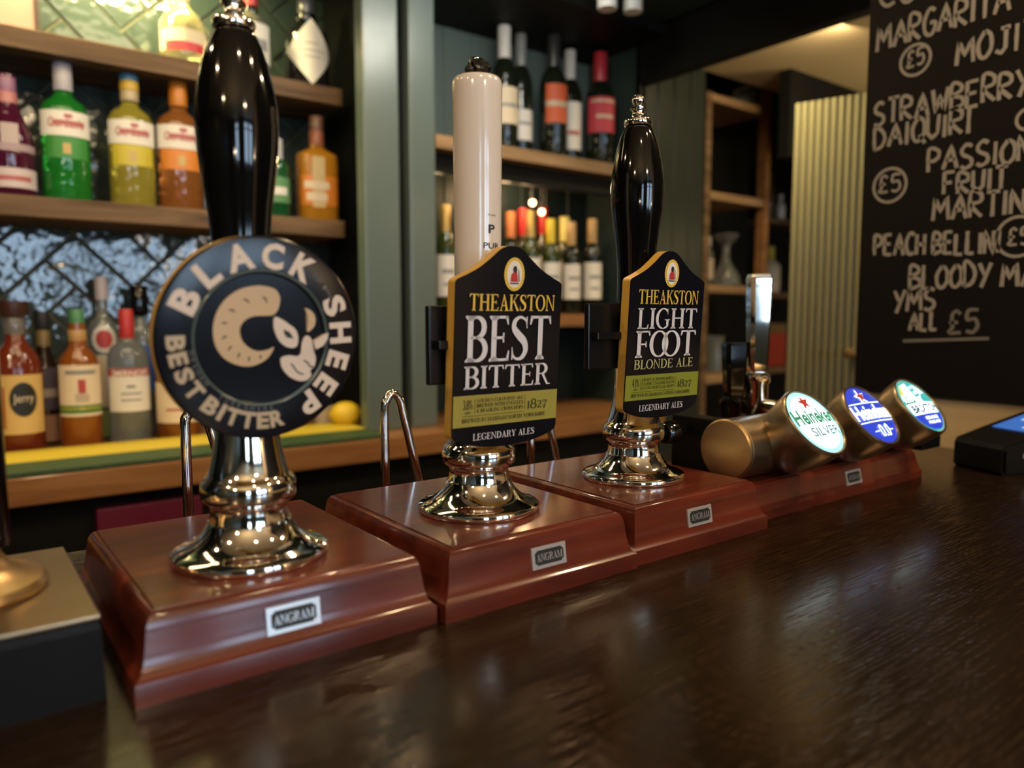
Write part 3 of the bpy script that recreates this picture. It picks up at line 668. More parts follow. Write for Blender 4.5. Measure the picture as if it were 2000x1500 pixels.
shield(P3, 0.5440, 0.4760, c3z, M_OLIVE2, dict(
    band=(Lz(0.1548), Lz(0.1314)), em=Lz(0.2485),
    text=[('THEAKSTON', -0.0406, 0.0425, Lz(0.2200), Lz(0.2330), 0, {}),
          ('LIGHT', -0.0406, 0.0420, Lz(0.1972), Lz(0.2162), 1, {}),
          ('FOOT', -0.0418, 0.0425, Lz(0.1710), Lz(0.1955), 1, dict(gap=0.0, over={1: (-0.02, 1.0, 0), 2: (-0.30, 1.0, 0)})),
          ('BLONDE ALE', -0.0418, 0.0405, Lz(0.1603), Lz(0.1690), 2, {}),
          ('1827', 0.0195, 0.0410, Lz(0.1408), Lz(0.1468), 3, dict(gap=0.0, over=D1827)),
          ('4.1%', -0.0425, -0.0335, Lz(0.1440), Lz(0.1515), 3, dict(gap=0.0)),
          ('ABV', -0.0410, -0.0345, Lz(0.1405), Lz(0.1423), 3, {}),
          ('LIGHT & REFRESHING', -0.0298, 0.0152, Lz(0.1490), Lz(0.1516), 3, {}),
          ('CLASSIC ENGLISH MALTS', -0.0298, 0.0152, Lz(0.1450), Lz(0.1478), 3, {}),
          ('& CONTINENTAL HOPS', -0.0298, 0.0152, Lz(0.1411), Lz(0.1438), 3, {}),
          ('BREWED IN MASHAM NORTH YORKSHIRE', -0.0430, 0.0395, Lz(0.1345), Lz(0.1375), 3, {}),
          ('LEGENDARY ALES', -0.0315, 0.0296, Lz(0.1206), Lz(0.1264), 1, {})],
    rules=[(-0.0425, 0.0160, Lz(0.1388), Lz(0.1391)), (-0.0315, -0.0312, Lz(0.1405), Lz(0.1520)), (0.0168, 0.0171, Lz(0.1405), Lz(0.1520))]),
    (0.4930, 1146, 592, 722), PUMPS[2][0], PUMPS[2][1])

# round clip with the ram's head
def round_clip(root):
    cx, cy, cz, R = 0.1580, 0.4580, 0.1955, 0.0622
    M = clip_frame(cx, cy, cz)
    bm = bmesh.new()
    prof = [(0.0, -0.011), (R*0.985, -0.011), (R, -0.009), (R, -0.0015), (R*0.985, 0.0), (R*0.965, 0.0003), (R*0.672, 0.0003), (R*0.665, -0.0006), (R*0.640, -0.0010), (R*0.630, -0.0022), (0.0, -0.0022)]
    lathe(bm, prof, seg=96, M=M)
    for f in bm.faces:
        c = M.inverted() @ f.calc_center_median()
        if c.z < -0.0016 and math.hypot(c.x, c.y) > R*0.95: f.material_index = 1
    clip = finish(bm, 'pump_clip', [M_FACE, M_GOLD], root, 30)
    bm = bmesh.new(); lathe(bm, [(R*0.672, -0.0004), (R*0.670, 0.0008), (R*0.660, 0.0013), (R*0.648, 0.0008), (R*0.645, -0.0004)], seg=96, M=M, caps=False); finish(bm, 'ring_highlight', mat('teal grey highlight', (0.085, 0.125, 0.130), 0.22), clip, 50)  # groove's highlight put into the colour of a raised teal-grey bead
    # lettering around the ring
    bm = bmesh.new()
    def ring_text(s, angs, rc, hgt, mi, inward, bold=0.045, wmax=None):
        for ch, a in zip(s, angs):
            a = math.radians(a); wv_ = {'I': 0.28, 'L': 0.72, 'S': 0.80, 'E': 0.72, 'H': 0.92, 'P': 0.78, 'A': 1.0}.get(ch, 0.86)*hgt
            er = Vector((math.cos(a), math.sin(a), 0)); up = -er if inward else er
            right = Vector((up.y, -up.x, 0))
            LM = M @ Matrix(((right.x, up.x, 0, er.x*rc), (right.y, up.y, 0, er.y*rc), (0, 0, 1, 0.0008), (0, 0, 0, 1)))
            sans(bm, ch, -wv_/2, wv_/2, -hgt/2, hgt/2, LM, 0, mi, bold)
    ring_text('BLACK', (153, 130, 106, 83, 60), 0.0503, 0.0158, 0, False)
    ring_text('SHEEP', (24, 3.5, -17, -37, -55.5), 0.0503, 0.0148, 0, False)
    ring_text('BEST', (182, 192.5, 204, 216), 0.0505, 0.0105, 1, True)
    ring_text('BITTER', (231, 239.5, 248, 258.5, 269, 279), 0.0505, 0.0105, 1, True)
    t = 'MASHAM, YORKSHIRE'; ring_text([c for c in t], [190+k*5.4 for k in range(len(t))], 0.0425, 0.0026, 2, True, 0.0) if False else None
    n = len(t)
    for k, ch in enumerate(t):
        if ch not in ' ,': ring_text(ch, (190+k*5.4,), 0.0428, 0.0028, 2, True, 0.0)
    for k, ch in enumerate('EST 1992'):
        if ch != ' ': ring_text(ch, (49.5-k*2.6,), 0.0505, 0.0022, 2, False, 0.0)
    finish(bm, 'lettering', [M_CREAM, M_TAN, M_GREYTX], clip)
    # ram's head
    bm = bmesh.new()
    q = lambda L: [((x-765)/610*R, (745-y)/625*R) for x, y in L]
    z0 = -0.0019
    def relief(L, mi):
        pts = spline(q(L), 3, True); A = sum(a[0]*b[1]-b[0]*a[1] for a, b in zip(pts, pts[1:]+pts[:1]))
        prism(bm, pts if A > 0 else pts[::-1], M, -0.0021, -0.0012, mi)
    horn = [(870, 475), (845, 442), (790, 426), (730, 424), (640, 445), (560, 500), (505, 580), (480, 680), (492, 780), (540, 860), (620, 905), (700, 914), (775, 885), (815, 845), (836, 800), (800, 815), (735, 822), (675, 792), (640, 740), (634, 680), (665, 632), (720, 608), (790, 605), (838, 598), (866, 560), (876, 510)]
    poly(bm, spline(q(horn), 3, True), M, z0, 0)
    eye = [(842, 613), (885, 628), (930, 660), (968, 690), (986, 740), (975, 800), (920, 803), (870, 765), (840, 705), (833, 655)]
    relief(eye, 1)
    snout = [(880, 868), (930, 855), (985, 862), (1004, 838), (1010, 780), (1030, 738), (1055, 735), (1075, 765), (1088, 830), (1100, 880), (1090, 932), (1064, 955), (1070, 988), (1040, 1018), (990, 1020), (930, 990), (888, 940), (876, 900)]
    relief(snout, 1)
    prism(bm, q([(1092, 818), (1140, 795), (1168, 750), (1172, 712), (1078, 768)]), M, -0.002, 0.0016, 1)
    ear = [(1030, 558), (1072, 575), (1098, 620), (1090, 672), (1055, 705), (1042, 698), (1050, 645), (1044, 595)]
    relief(ear, 0)
    poly(bm, q([(893, 688), (932, 708), (958, 748), (915, 742), (897, 718)]), M, -0.0010, 2)
    px_ = R/610
    for P_ in ([(940, 905), (960, 935), (985, 965), (1020, 978)], [(1020, 890), (1045, 905), (1062, 930), (1085, 932)]):
        ribbon(bm, spline(q(P_), 4), 9*px_, M, -0.0010, 2)
    for (x, y, dx, dy) in ((785, 505, 28, 34), (675, 515, 34, 22), (590, 575, 34, 12), (548, 650, 30, 2), (545, 735, 28, -10), (575, 800, 20, -20), (625, 845, 10, -24), (685, 868, 3, -24), (752, 858, -4, -18)):
        ribbon(bm, q([(x-dx*.7, y-dy*.7+4), (x, y-4), (x+dx*.5, y+dy*.7)]), [2*px_, 12*px_, 3*px_], M, z0+0.0003, 2)
    finish(bm, 'ram_head_emblem', [M_HORN, M_CREAM, M_INK], clip)
    bracket(root, PUMPS[0][0], PUMPS[0][1], 0.478, 440, 620, 790)
round_clip(P1)

# black mount at the left edge
root = thing('tap_mount', 'black boxed pump mount with brass top cut off by the left edge', 'pump mount', (0.003, 0.53, 0))
bm = bmesh.new(); moulded(bm, -0.056, 0.060, 0.452, 0.600, [(0.003, 0.0), (0.003, 0.001), (0.002, 0.040), (0.001, 0.0440), (0.0, 0.0455)])
finish(bm, 'black_box', mat('satin black', (0.006, 0.0065, 0.008), 0.45, spec=0.12), root)
bm = bmesh.new(); box(bm, -0.058, 0.062, 0.450, 0.602, 0.0455, 0.0480, 0, 0.0008); finish(bm, 'brass_top', M_BRONZE, root)
bm = bmesh.new(); lathe(bm, [(0, 0.048), (0.0495, 0.048), (0.0505, 0.0505), (0.0480, 0.0545), (0.040, 0.0570), (0.032, 0.062), (0.0275, 0.0680), (0.0265, 0.075), (0.0, 0.075)], -0.004, 0.535, 48); finish(bm, 'brass_flange', M_BRASS, root, 35)
bm = bmesh.new(); lathe(bm, [(0, 0.075), (0.0262, 0.075), (0.0262, 0.205), (0.0275, 0.207), (0.0275, 0.214), (0.0255, 0.217), (0, 0.217)], 0.002, 0.535, 48); finish(bm, 'post', M_BLACK, root, 35)

# ---------------------------------------------------------------- illuminated beer font
FBX0, FBX1 = 0.6575, 0.995
font = thing('beer_font', 'bronze tube beer font with three lit round badges on a wooden base', 'beer font', (0.83, 0.50, 0))
FPROF = [(0.0145, 0.0), (0.0145, 0.0085), (0.0138, 0.0100), (0.0122, 0.0115), (0.0110, 0.0150), (0.0085, 0.0260), (0.0070, 0.0320), (0.0045, 0.0352), (0.0012, 0.0362), (0.0006, 0.0356), (0, 0.0368)]
bm = bmesh.new(); moulded(bm, FBX0, FBX1, 0.4590, 0.585, FPROF)
fb = finish(bm, 'wooden_base', M_MAHOG, font)
nameplate(fb, 0.8440, 0.4590-0.0108, 0.0210, 0.0335, 0.0165, math.radians(13))
CYY, CYZ, CYR = 0.4850, 0.0690, 0.0322
RX = Matrix.Translation((0, CYY, CYZ)) @ Matrix.Rotation(PI/2, 4, 'Y')
bm = bmesh.new(); lathe(bm, [(CYR-0.001, 0.6545), (CYR, 0.6555), (CYR, 1.030), (CYR-0.001, 1.031)], seg=64, M=RX); finish(bm, 'tube', M_BRONZE, font, 35)
bm = bmesh.new(); lathe(bm, [(0, 0.6500), (CYR-0.0015, 0.6500), (CYR+0.0002, 0.6512), (CYR+0.0002, 0.6545), (0, 0.6545)], seg=64, M=RX); finish(bm, 'end_cap', M_BRASS, font, 35)
bm = bmesh.new(); box(bm, 0.655, 0.680, 0.500, 0.562, 0.037, 0.098, 0, 0.002); finish(bm, 'end_block', M_BLKPL, font)
bm = bmesh.new(); box(bm, 1.0315, 1.085, 0.455, 0.520, 0.030, 0.078, 0, 0.002); finish(bm, 'end_block', M_BLKPL, font)
bm = bmesh.new(); lathe(bm, [(0, 0.020), (0.010, 0.020), (0.0125, 0.016), (0.0125, 0.004), (0.008, 0.0), (0.006, -0.012), (0, -0.012)], seg=28, M=Matrix.Translation((0.636, 0.540, 0.083)) @ Matrix.Rotation(-PI/2, 4, 'Y')); finish(bm, 'knob', M_BLACK, font, 35)

AL = math.radians(40.5)
NRM = Vector((0, -math.cos(AL), math.sin(AL))); UPV = Vector((0, math.sin(AL), math.cos(AL)))
E_WHITE = emit('lit white badge', (0.80, 0.95, 1.0), 2.8)
E_RIM = emit('lit aqua rim', (0.35, 0.85, 0.85), 1.4)
E_GRN = emit('lit green print', (0.05, 0.50, 0.22), 0.5)
E_TEAL = emit('lit teal print', (0.15, 0.40, 0.42), 0.5)
E_BLUE = emit('lit blue badge', (0.012, 0.04, 0.50), 1.2)
E_RED = emit('lit red star', (0.80, 0.04, 0.02), 0.6)
E_YEL = emit('lit yellow print', (0.80, 0.75, 0.10), 1.0)
E_AQUA = emit('lit aqua print', (0.05, 0.55, 0.50), 0.9)
E_NAVY = emit('lit dark print', (0.04, 0.07, 0.10), 0.6)
LENS = [(0.7220, 0.4270, 0.0988), (0.8375, 0.4270, 0.0972), (0.9560, 0.4270, 0.0990)]
GR = 0.0372; LK = GR/0.0445
def dome(x, y):
    r2 = min(1.0, (x*x+y*y)/(GR*GR)); return 0.0025*(1-r2)
def lens(k):
    cx, cy, cz = LENS[k]
    M = frame((cx, cy, cz), (1, 0, 0), UPV); MK = M
    bm = bmesh.new()
    prof = [(0.018, -0.064), (0.0290, -0.055), (0.0350, -0.044), (0.0385, -0.031), (0.0405, -0.016), (0.0412, -0.004), (0.0410, 0.0), (0.0400, 0.0016), (0.0384, 0.0014), (GR, -0.001), (0, -0.001)]
    lathe(bm, prof, seg=72, M=M)
    can = finish(bm, 'badge_housing', M_BRONZE, font, 30)
    bm = bmesh.new(); rings = [(0.0, 0.0025)] + [(GR*j/8, dome(GR*j/8, 0)) for j in range(1, 9)]
    lathe(bm, list(reversed(rings)), seg=64, M=M)
    for f in bm.faces:
        c = M.inverted() @ f.calc_center_median(); r = math.hypot(c.x, c.y)
        if k == 1: f.material_index = 0
        else: f.material_index = 1 if r > GR*0.93 else 0
    bmesh.ops.recalc_face_normals(bm, faces=bm.faces)
    me_m = {0: [E_WHITE, E_RIM], 1: [E_BLUE, E_BLUE], 2: [E_WHITE, E_AQUA]}[k]
    finish(bm, 'lit_face', me_m, can, 60)
    bm = bmesh.new()
    wp = lambda x, y: (x*LK, y*LK, dome(x*LK, y*LK)+0.0005)
    Q3 = lambda p, l: M @ Vector((p[0]*LK, p[1]*LK, dome(p[0]*LK, p[1]*LK)+l))
    def P(pts, mi, lift=0.0):
        pts = [q for a, b in zip(pts, pts[1:]+pts[:1]) for q in [(a[0]+(b[0]-a[0])*t/4, a[1]+(b[1]-a[1])*t/4) for t in range(4)]]
        c0 = (sum(p[0] for p in pts)/len(pts), sum(p[1] for p in pts)/len(pts))
        c = bm.verts.new(Q3(c0, 0.0007+lift))
        vs = [bm.verts.new(Q3(p, 0.0007+lift)) for p in pts]
        for i in range(len(vs)): bm.faces.new((c, vs[i], vs[(i+1) % len(vs)])).material_index = mi
    def disc_band(y0, y1, mi, k_=0.98, lift=0.0, n=14):
        for i in range(n):
            a, b = y0+(y1-y0)*i/n, y0+(y1-y0)*(i+1)/n
            xa, xb = (math.sqrt(max(0, (0.0445*k_)**2-t*t)) for t in (a, b))
            m_ = 10
            for j in range(m_):
                pts = [(-xa+2*xa*j/m_, a), (-xa+2*xa*(j+1)/m_, a), (-xb+2*xb*(j+1)/m_, b), (-xb+2*xb*j/m_, b)]
                if xb < 1e-6: pts = pts[:3]
                if xa < 1e-6: pts = pts[1:]
                try: bm.faces.new([bm.verts.new(Q3(p, 0.0003+lift)) for p in pts]).material_index = mi
                except ValueError: pass
    def star(cx_, cy_, r, mi, lift=0.0, rot=0.12):
        pts = []
        for j in range(10):
            a = PI/2+rot+j*PI/5; rr = r if j % 2 == 0 else r*0.42
            pts.append((cx_+rr*math.cos(a), cy_+rr*math.sin(a)))
        P(pts, mi, lift)
    def W(s, x0, x1, y0, y1, mi, bold=0.0, lift=0.0005): sans(bm, s, x0, x1, y0, y1, M, lift, mi, bold, warp=wp)
    if k == 0:
        star(0.000, 0.0280, 0.0125, 2); W('Heineken', -0.0405, 0.0420, -0.0040, 0.0180, 0, 0.035)
        W('SILVER', -0.024, 0.036, -0.0215, -0.0085, 1, 0.02)
        mats = [E_GRN, E_TEAL, E_RED]
    elif k == 1:
        star(0.0, 0.0280, 0.0135, 0); star(0.0, 0.0280, 0.0112, 2, 0.0004)
        W('Heineken', -0.0425, 0.0425, -0.0085, 0.0140, 0, 0.02)
        for yy in (0.0170, -0.0125): disc_band(yy, yy+0.0012, 0, 0.96, 0.0002, 2)
        W('0.0', -0.0110, 0.0130, -0.0355, -0.0175, 0, 0.0)
        P([(-0.022, -0.0270), (-0.013, -0.0270), (-0.013, -0.0258), (-0.022, -0.0258)], 0); P([(0.015, -0.0270), (0.024, -0.0270), (0.024, -0.0258), (0.015, -0.0258)], 0)
        W('EST', -0.026, -0.018, 0.0215, 0.0240, 1, 0.0); W('1873', 0.017, 0.027, 0.0215, 0.0240, 1, 0.0)
        mats = [E_WHITE, E_TEAL, E_RED]
    else:
        disc_band(-0.0415, -0.0155, 2, 0.95)
        P([(-0.040, 0.008), (-0.030, 0.017), (-0.016, 0.014), (-0.008, 0.004), (-0.040, 0.003)], 0)
        P([(0.040, 0.006), (0.034, 0.018), (0.022, 0.020), (0.010, 0.012), (0.008, 0.004), (0.040, 0.002)], 4)
        P([(-0.036, 0.020), (-0.024, 0.035), (-0.012, 0.038), (-0.020, 0.026), (-0.028, 0.018)], 1)
        for t in (-0.02, -0.014, -0.008): P([(t-0.006, 0.020), (t-0.004, 0.020), (t+0.003, 0.036), (t+0.001, 0.036)], 5, 0.0002)
        W('B', -0.004, 0.015, 0.013, 0.038, 4, 0.03)
        for t in range(4): P([(-0.038+t*0.006, 0.006), (-0.036+t*0.006, 0.006), (-0.030+t*0.005, 0.014), (-0.032+t*0.005, 0.014)], 5, 0.0002)
        W('BRIXTON', -0.0345, 0.040, -0.0135, 0.0005, 3, 0.045)
        W('RELIANCE', -0.016, 0.020, -0.0250, -0.0200, 5, 0.02); W('PALE ALE', -0.015, 0.019, -0.0320, -0.0275, 5, 0.02)
        mats = [E_GRN, E_YEL, E_BLUE, E_NAVY, E_AQUA, E_WHITE]
    finish(bm, 'badge_print', mats, can)
for k in range(3): lens(k)

def tap(xc, yc, z0, zc, z1, chrome, label):
    bm = bmesh.new()
    prof = [(0, z0), (0.013, z0), (0.015, z0+0.008), (0.015, zc-0.016), (0.0175, zc-0.012), (0.0175, zc-0.004), (0.012, zc), (0, zc)]
    lathe(bm, prof, xc, yc, 24)
    tube(bm, [(xc, yc, (z0+zc)/2), (xc, CYY+0.02, (z0+zc)/2-0.004)], 0.008, 14)
    t = finish(bm, 'tap', M_CHROME if chrome else M_BLACK, font, 35)
    bm = bmesh.new()
    secs = [(zc, 0.0105, 0.0085), (zc+0.01, 0.0125, 0.0095), ((zc+z1)/2, 0.0140, 0.010), (z1-0.006, 0.0155, 0.0108), (z1, 0.0140, 0.0095)]
    ca, sa = math.cos(-0.45), math.sin(-0.45)
    lps = [[bm.verts.new((xc+sx*a*ca-sy*b*sa, yc+sx*a*sa+sy*b*ca, z)) for sx, sy in ((-.7, -1), (.7, -1), (1, -.6), (1, .6), (.7, 1), (-.7, 1), (-1, .6), (-1, -.6))] for z, a, b in secs]
    for A, B in zip(lps, lps[1:]):
        for j in range(8): bm.faces.new((A[j], A[(j+1) % 8], B[(j+1) % 8], B[j]))
    bm.faces.new(lps[-1]); bm.faces.new(list(reversed(lps[0])))
    hnd = finish(bm, 'tap_handle', M_CHROME if chrome else M_BLACK, t, 30); hnd['label'] = label
tp = AT(1478, 730, 0.585)
tap(tp.x, 0.585, 0.055, 0.136, 0.262, True, 'tall chrome tap handle')
tp2 = AT(1434, 730, 0.60)
tap(tp2.x, 0.60, 0.050, 0.105, 0.175, False, 'short black tap handle')

# card reader on the bar
root = thing('card_reader', 'black card payment terminal with blue screen lying on the bar end', 'card reader', (1.185, 0.41, 0))
CM = Matrix.Translation((1.128, 0.458, 0)) @ Matrix.Rotation(math.radians(-24), 4, 'Z')
bm = bmesh.new()
prof = [(0.0, 0.004), (0.004, 0.0), (0.20, 0.0), (0.205, 0.02), (0.20, 0.078), (0.150, 0.082), (0.050, 0.054), (0.004, 0.040), (0.0, 0.034)]
M2 = CM @ Matrix(((1, 0, 0, 0), (0, 0, -1, 0.0), (0, 1, 0, 0), (0, 0, 0, 1)))
prism(bm, prof, M2, 0.0, 0.085)
bmesh.ops.bevel(bm, geom=[e for e in bm.edges if e.calc_face_angle(0) > 1.0], offset=0.004, segments=2, affect='EDGES')
finish(bm, 'reader_body', M_BLKPL, root)
sl = math.atan2(0.028, 0.10)
bm = bmesh.new(); SM = CM @ frame((0.092, -0.046, 0.0668), (math.cos(sl), 0, math.sin(sl)), (0, 1, 0))
rect(bm, -0.045, 0.055, -0.030, 0.030, SM, 0.0, 0)
for j, (a, b) in enumerate(((-0.010, 0.045), (0.0, 0.050), (-0.035, -0.020))): rect(bm, a, b, 0.010-j*0.012, 0.016-j*0.012, SM, 0.0005, 1)
finish(bm, 'screen', [emit('blue screen', (0.03, 0.16, 0.55), 0.8), emit('white screen text', (0.5, 0.65, 0.9), 0.9)], root)
bm = bmesh.new(); SF = CM @ frame((0.10, -0.0856, 0.026), (1, 0, 0), (0, 0, 1))
prism(bm, [(-0.07, -0.003), (0.09, -0.003), (0.09, 0.003), (-0.07, 0.003)], SF, -0.002, 0.0008, 0)
finish(bm, 'card_slot', M_STEEL, root)

# ---------------------------------------------------------------- chalkboard
CBX = BX-0.008
bm = bmesh.new(); zbot = ATX(1850, 779, CBX).z
box(bm, CBX, BX-0.0015, -0.9, 0.675, zbot, 1.20, 0)
cb = tag(finish(bm, 'chalkboard', M_BOARD), 'black chalkboard listing cocktails on the wall at the bar end', 'chalkboard')
ST = {'A': [[(0, 0), (.4, 1), (.75, 0)], [(.15, .38), (.62, .38)]], 'B': [[(0, 0), (0, 1), (.45, .95), (.5, .72), (.05, .55), (.55, .42), (.6, .15), (.0, 0)]],
      'C': [[(.6, .9), (.3, 1), (.02, .65), (.05, .25), (.3, 0), (.62, .1)]], 'D': [[(0, 0), (0, 1), (.45, .8), (.6, .45), (.4, .1), (0, 0)]], 'E': [[(.55, 1), (0, 1), (0, 0), (.58, 0)], [(0, .52), (.48, .54)]],
      'F': [[(.58, 1), (0, 1), (0, 0)], [(0, .5), (.45, .52)]], 'G': [[(.6, .88), (.3, 1), (.02, .6), (.08, .15), (.4, 0), (.62, .2), (.62, .45), (.35, .45)]], 'H': [[(0, 0), (0, 1)], [(.6, 0), (.6, 1)], [(0, .5), (.6, .5)]],
      'I': [[(0.1, 0), (0.1, 1)]], 'J': [[(.5, 1), (.5, .2), (.3, 0), (.05, .15)], [(.25, 1), (.7, 1)]], 'L': [[(0, 1), (0, 0), (.5, 0)]], 'M': [[(0, 0), (.08, 1), (.4, .35), (.75, 1), (.85, 0)]],
      'N': [[(0, 0), (0, 1), (.6, 0), (.6, 1)]], 'O': [[(.32, 1), (.02, .6), (.08, .15), (.35, 0), (.64, .3), (.6, .8), (.32, 1)]], 'P': [[(0, 0), (0, 1), (.5, .92), (.55, .65), (.3, .48), (0, .48)]],
      'Q': [[(.32, 1), (.02, .6), (.08, .15), (.35, 0), (.64, .3), (.6, .8), (.32, 1)], [(.4, .25), (.72, -.12)]], 'R': [[(0, 0), (0, 1), (.5, .92), (.52, .62), (.05, .48), (.6, 0)]], 'S': [[(.55, .9), (.28, 1), (.03, .8), (.1, .58), (.5, .4), (.55, .15), (.25, 0), (0, .1)]],
      'T': [[(0, 1), (.65, 1)], [(.32, 1), (.32, 0)]], 'U': [[(0, 1), (.02, .25), (.28, 0), (.56, .2), (.6, 1)]], 'W': [[(0, 1), (.2, 0), (.42, .7), (.65, 0), (.85, 1)]], 'Y': [[(0, 1), (.3, .5)], [(.65, 1), (.15, -.05)]],
      '\u00a3': [[(.55, .85), (.35, 1), (.15, .8), (.2, .3), (.05, .02), (.6, .02)], [(.02, .48), (.45, .48)]], '5': [[(.55, 1), (.1, 1), (.06, .58), (.4, .62), (.55, .3), (.35, .02), (.02, .08)]]}
STW = {'M': .85, 'W': .85, 'I': .2, 'J': .7, 'A': .75}
def chalk(bm, s, bl, br, tl, mi=0, wd=0.0055):
    """Chalk capitals between pixel baseline ends bl, br with the top of the first letter at tl, laid on the board plane."""
    B0, B1, T0 = (ATX(*p, CBX) for p in (bl, br, tl))
    e = Vector((0, B1.y-B0.y, B1.z-B0.z)); up = Vector((0, 0, T0.z-B0.z))
    tot = sum(STW.get(c, .62)+0.2 if c != ' ' else 0.45 for c in s)-0.2
    x = 0.0
    rr = random.Random(s)
    for c in s:
        if c == ' ': x += 0.45; continue
        j = rr.uniform(-0.04, 0.04); sc = rr.uniform(0.95, 1.07)
        for P_ in ST[c]:
            Q = spline(P_, 5) if len(P_) > 5 else [tuple(a+(b-a)*t/4 for a, b in zip(p, q)) for p, q in zip(P_, P_[1:]) for t in range(4)]+[P_[-1]]
            pts = []
            for (a, b) in Q:
                v = B0 + e*((x+a)/tot) + up*(b*sc+j); pts.append((-v.y, v.z))
            FM = Matrix(((0, 0, -1, CBX), (-1, 0, 0, 0), (0, 1, 0, 0), (0, 0, 0, 1)))
            ribbon(bm, pts, [wd*rr.uniform(0.85, 1.15) for _ in pts], FM, 0.0006, mi)
        x += STW.get(c, .62)+0.2
def chalk_ring(bm, c, r, mi=0):
    C = ATX(*c, CBX); k = (ATX(c[0], c[1]-r, CBX).z-C.z)
    FM = Matrix(((0, 0, -1, CBX), (-1, 0, 0, 0), (0, 1, 0, 0), (0, 0, 0, 1)))
    pts = [(-C.y+k*math.cos(a), C.z+k*1.02*math.sin(a)) for a in [0.4+2*PI*t/30 for t in range(31)]]
    ribbon(bm, pts, 0.0045, FM, 0.0006, mi)
bm = bmesh.new()
chalk(bm, 'CO', (1718, 16), (1788, 2), (1718, -34))
chalk(bm, 'MARGARITA', (1713, 102), (1972, 18), (1713, 55))
chalk_ring(bm, (1788, 117), 29); chalk(bm, '\u00a35', (1771, 133), (1806, 122), (1771, 104), wd=0.004)
chalk(bm, 'MOJITO', (1868, 128), (2062, 78), (1868, 80))
chalk(bm, 'STRAWBERRY', (1708, 248), (2010, 182), (1708, 204))
chalk(bm, 'DAIQUIRI', (1708, 292), (1895, 258), (1708, 250))
chalk_ring(bm, (2008, 232), 20)
chalk(bm, 'PASSION', (1813, 336), (2014, 312), (1813, 294))
chalk(bm, 'FRUIT', (1843, 380), (1966, 366), (1843, 340))
chalk(bm, 'MARTINI', (1822, 432), (2016, 416), (1822, 388))
chalk_ring(bm, (1738, 362), 32); chalk(bm, '\u00a35', (1716, 376), (1760, 372), (1716, 346), wd=0.004)
chalk(bm, 'PEACH BELLINI', (1708, 498), (1952, 494), (1708, 460))
chalk_ring(bm, (1988, 462), 38); chalk(bm, '\u00a35', (1968, 478), (2012, 476), (1968, 448), wd=0.004)
chalk(bm, 'BLOODY MARY', (1777, 563), (2090, 556), (1777, 520))
chalk(bm, 'YMS', (1746, 610), (1826, 603), (1746, 570))
chalk(bm, 'ALL', (1776, 646), (1832, 643), (1776, 612))
chalk(bm, '\u00a35', (1852, 650), (1912, 648), (1852, 610), 1)
a_, b_ = ATX(1764, 666, CBX), ATX(1932, 661, CBX)
FM = Matrix(((0, 0, -1, CBX), (-1, 0, 0, 0), (0, 1, 0, 0), (0, 0, 0, 1)))
ribbon(bm, [(-a_.y, a_.z), (-b_.y, b_.z)], 0.005, FM, 0.0006, 1)
finish(bm, 'chalk_writing', [M_CHALK, M_CHALKF], cb)

# ---------------------------------------------------------------- back bar: shelves, counter
def shelf(name, x0, x1, y0, y1, z0, z1, m, label, bev=0.002):
    bm = bmesh.new(); box(bm, x0, x1, y0, y1, z0, z1, 0, bev)
    return tag(finish(bm, name, m), label, 'shelf')
ZU, ZL, ZC = 0.756, 0.4405, -0.065
shelf('wooden_shelf', -1.1, 0.815, 1.75, 1.945, 0.716, ZU, M_SHELF, 'upper rough wooden shelf on the tiled wall below the lit tiles')
shelf('wooden_shelf', -1.1, 0.815, 1.75, 1.945, 0.4005, ZL, M_SHELF, 'lower rough wooden shelf on the tiled wall carrying coloured gin bottles')
bm = bmesh.new(); box(bm, -1.2, 1.72, 1.50, 1.945, ZC-0.050, ZC, 0, 0.003)
tag(finish(bm, 'back_counter', M_COUNTER), 'light oak back counter running below the spirit shelves', 'counter')
bm = bmesh.new(); box(bm, -1.2, 1.68, 1.56, 1.94, -1.05, ZC-0.05)
tag(finish(bm, 'under_counter_cabinet', M_BLACKW), 'black cabinet body beneath the oak back counter', 'cabinet')
ma, mb_ = AT(185, 960, 1.545), AT(392, 960, 1.545)
bm = bmesh.new(); box(bm, ma.x, mb_.x, 1.535, 1.559, -0.32, -0.145, 0, 0.004)
tag(finish(bm, 'maroon_panel', mat('maroon fabric', (0.14, 0.004, 0.035), 0.6)), 'maroon panel under the back counter behind the left hand pump', 'panel')
bm = bmesh.new(); xr = 0.79
box(bm, -1.15, xr, 1.502, 1.605, ZC+0.0005, ZC+0.009, 0, 0.001); box(bm, -1.15, xr, 1.605, 1.740, ZC+0.0005, ZC+0.010, 1, 0.001)
tag(finish(bm, 'bar_runner', [mat('green rubber runner', (0.030, 0.062, 0.022), 0.5, bump=(160, 0.3)), mat('yellow rubber runner', (0.52, 0.38, 0.03), 0.5, bump=(160, 0.3))]), 'green and yellow bar runner along the back counter front', 'bar mat')
ZW = 0.646; ZW2 = 0.212
shelf('wine_shelf', 0.985, 1.70, 1.595, 1.825, ZW-0.033, ZW, M_SHELF2, 'upper pale wooden shelf in the wine alcove')
shelf('wine_shelf', 0.985, 1.70, 1.60, 1.825, ZW2-0.035, ZW2, M_COUNTER, 'lower wooden shelf in the wine alcove under crowded bottles')
slab('trim_4', 0.985, 1.70, 1.64, 1.66, 0.565, ZW-0.033, M_BLACKW)

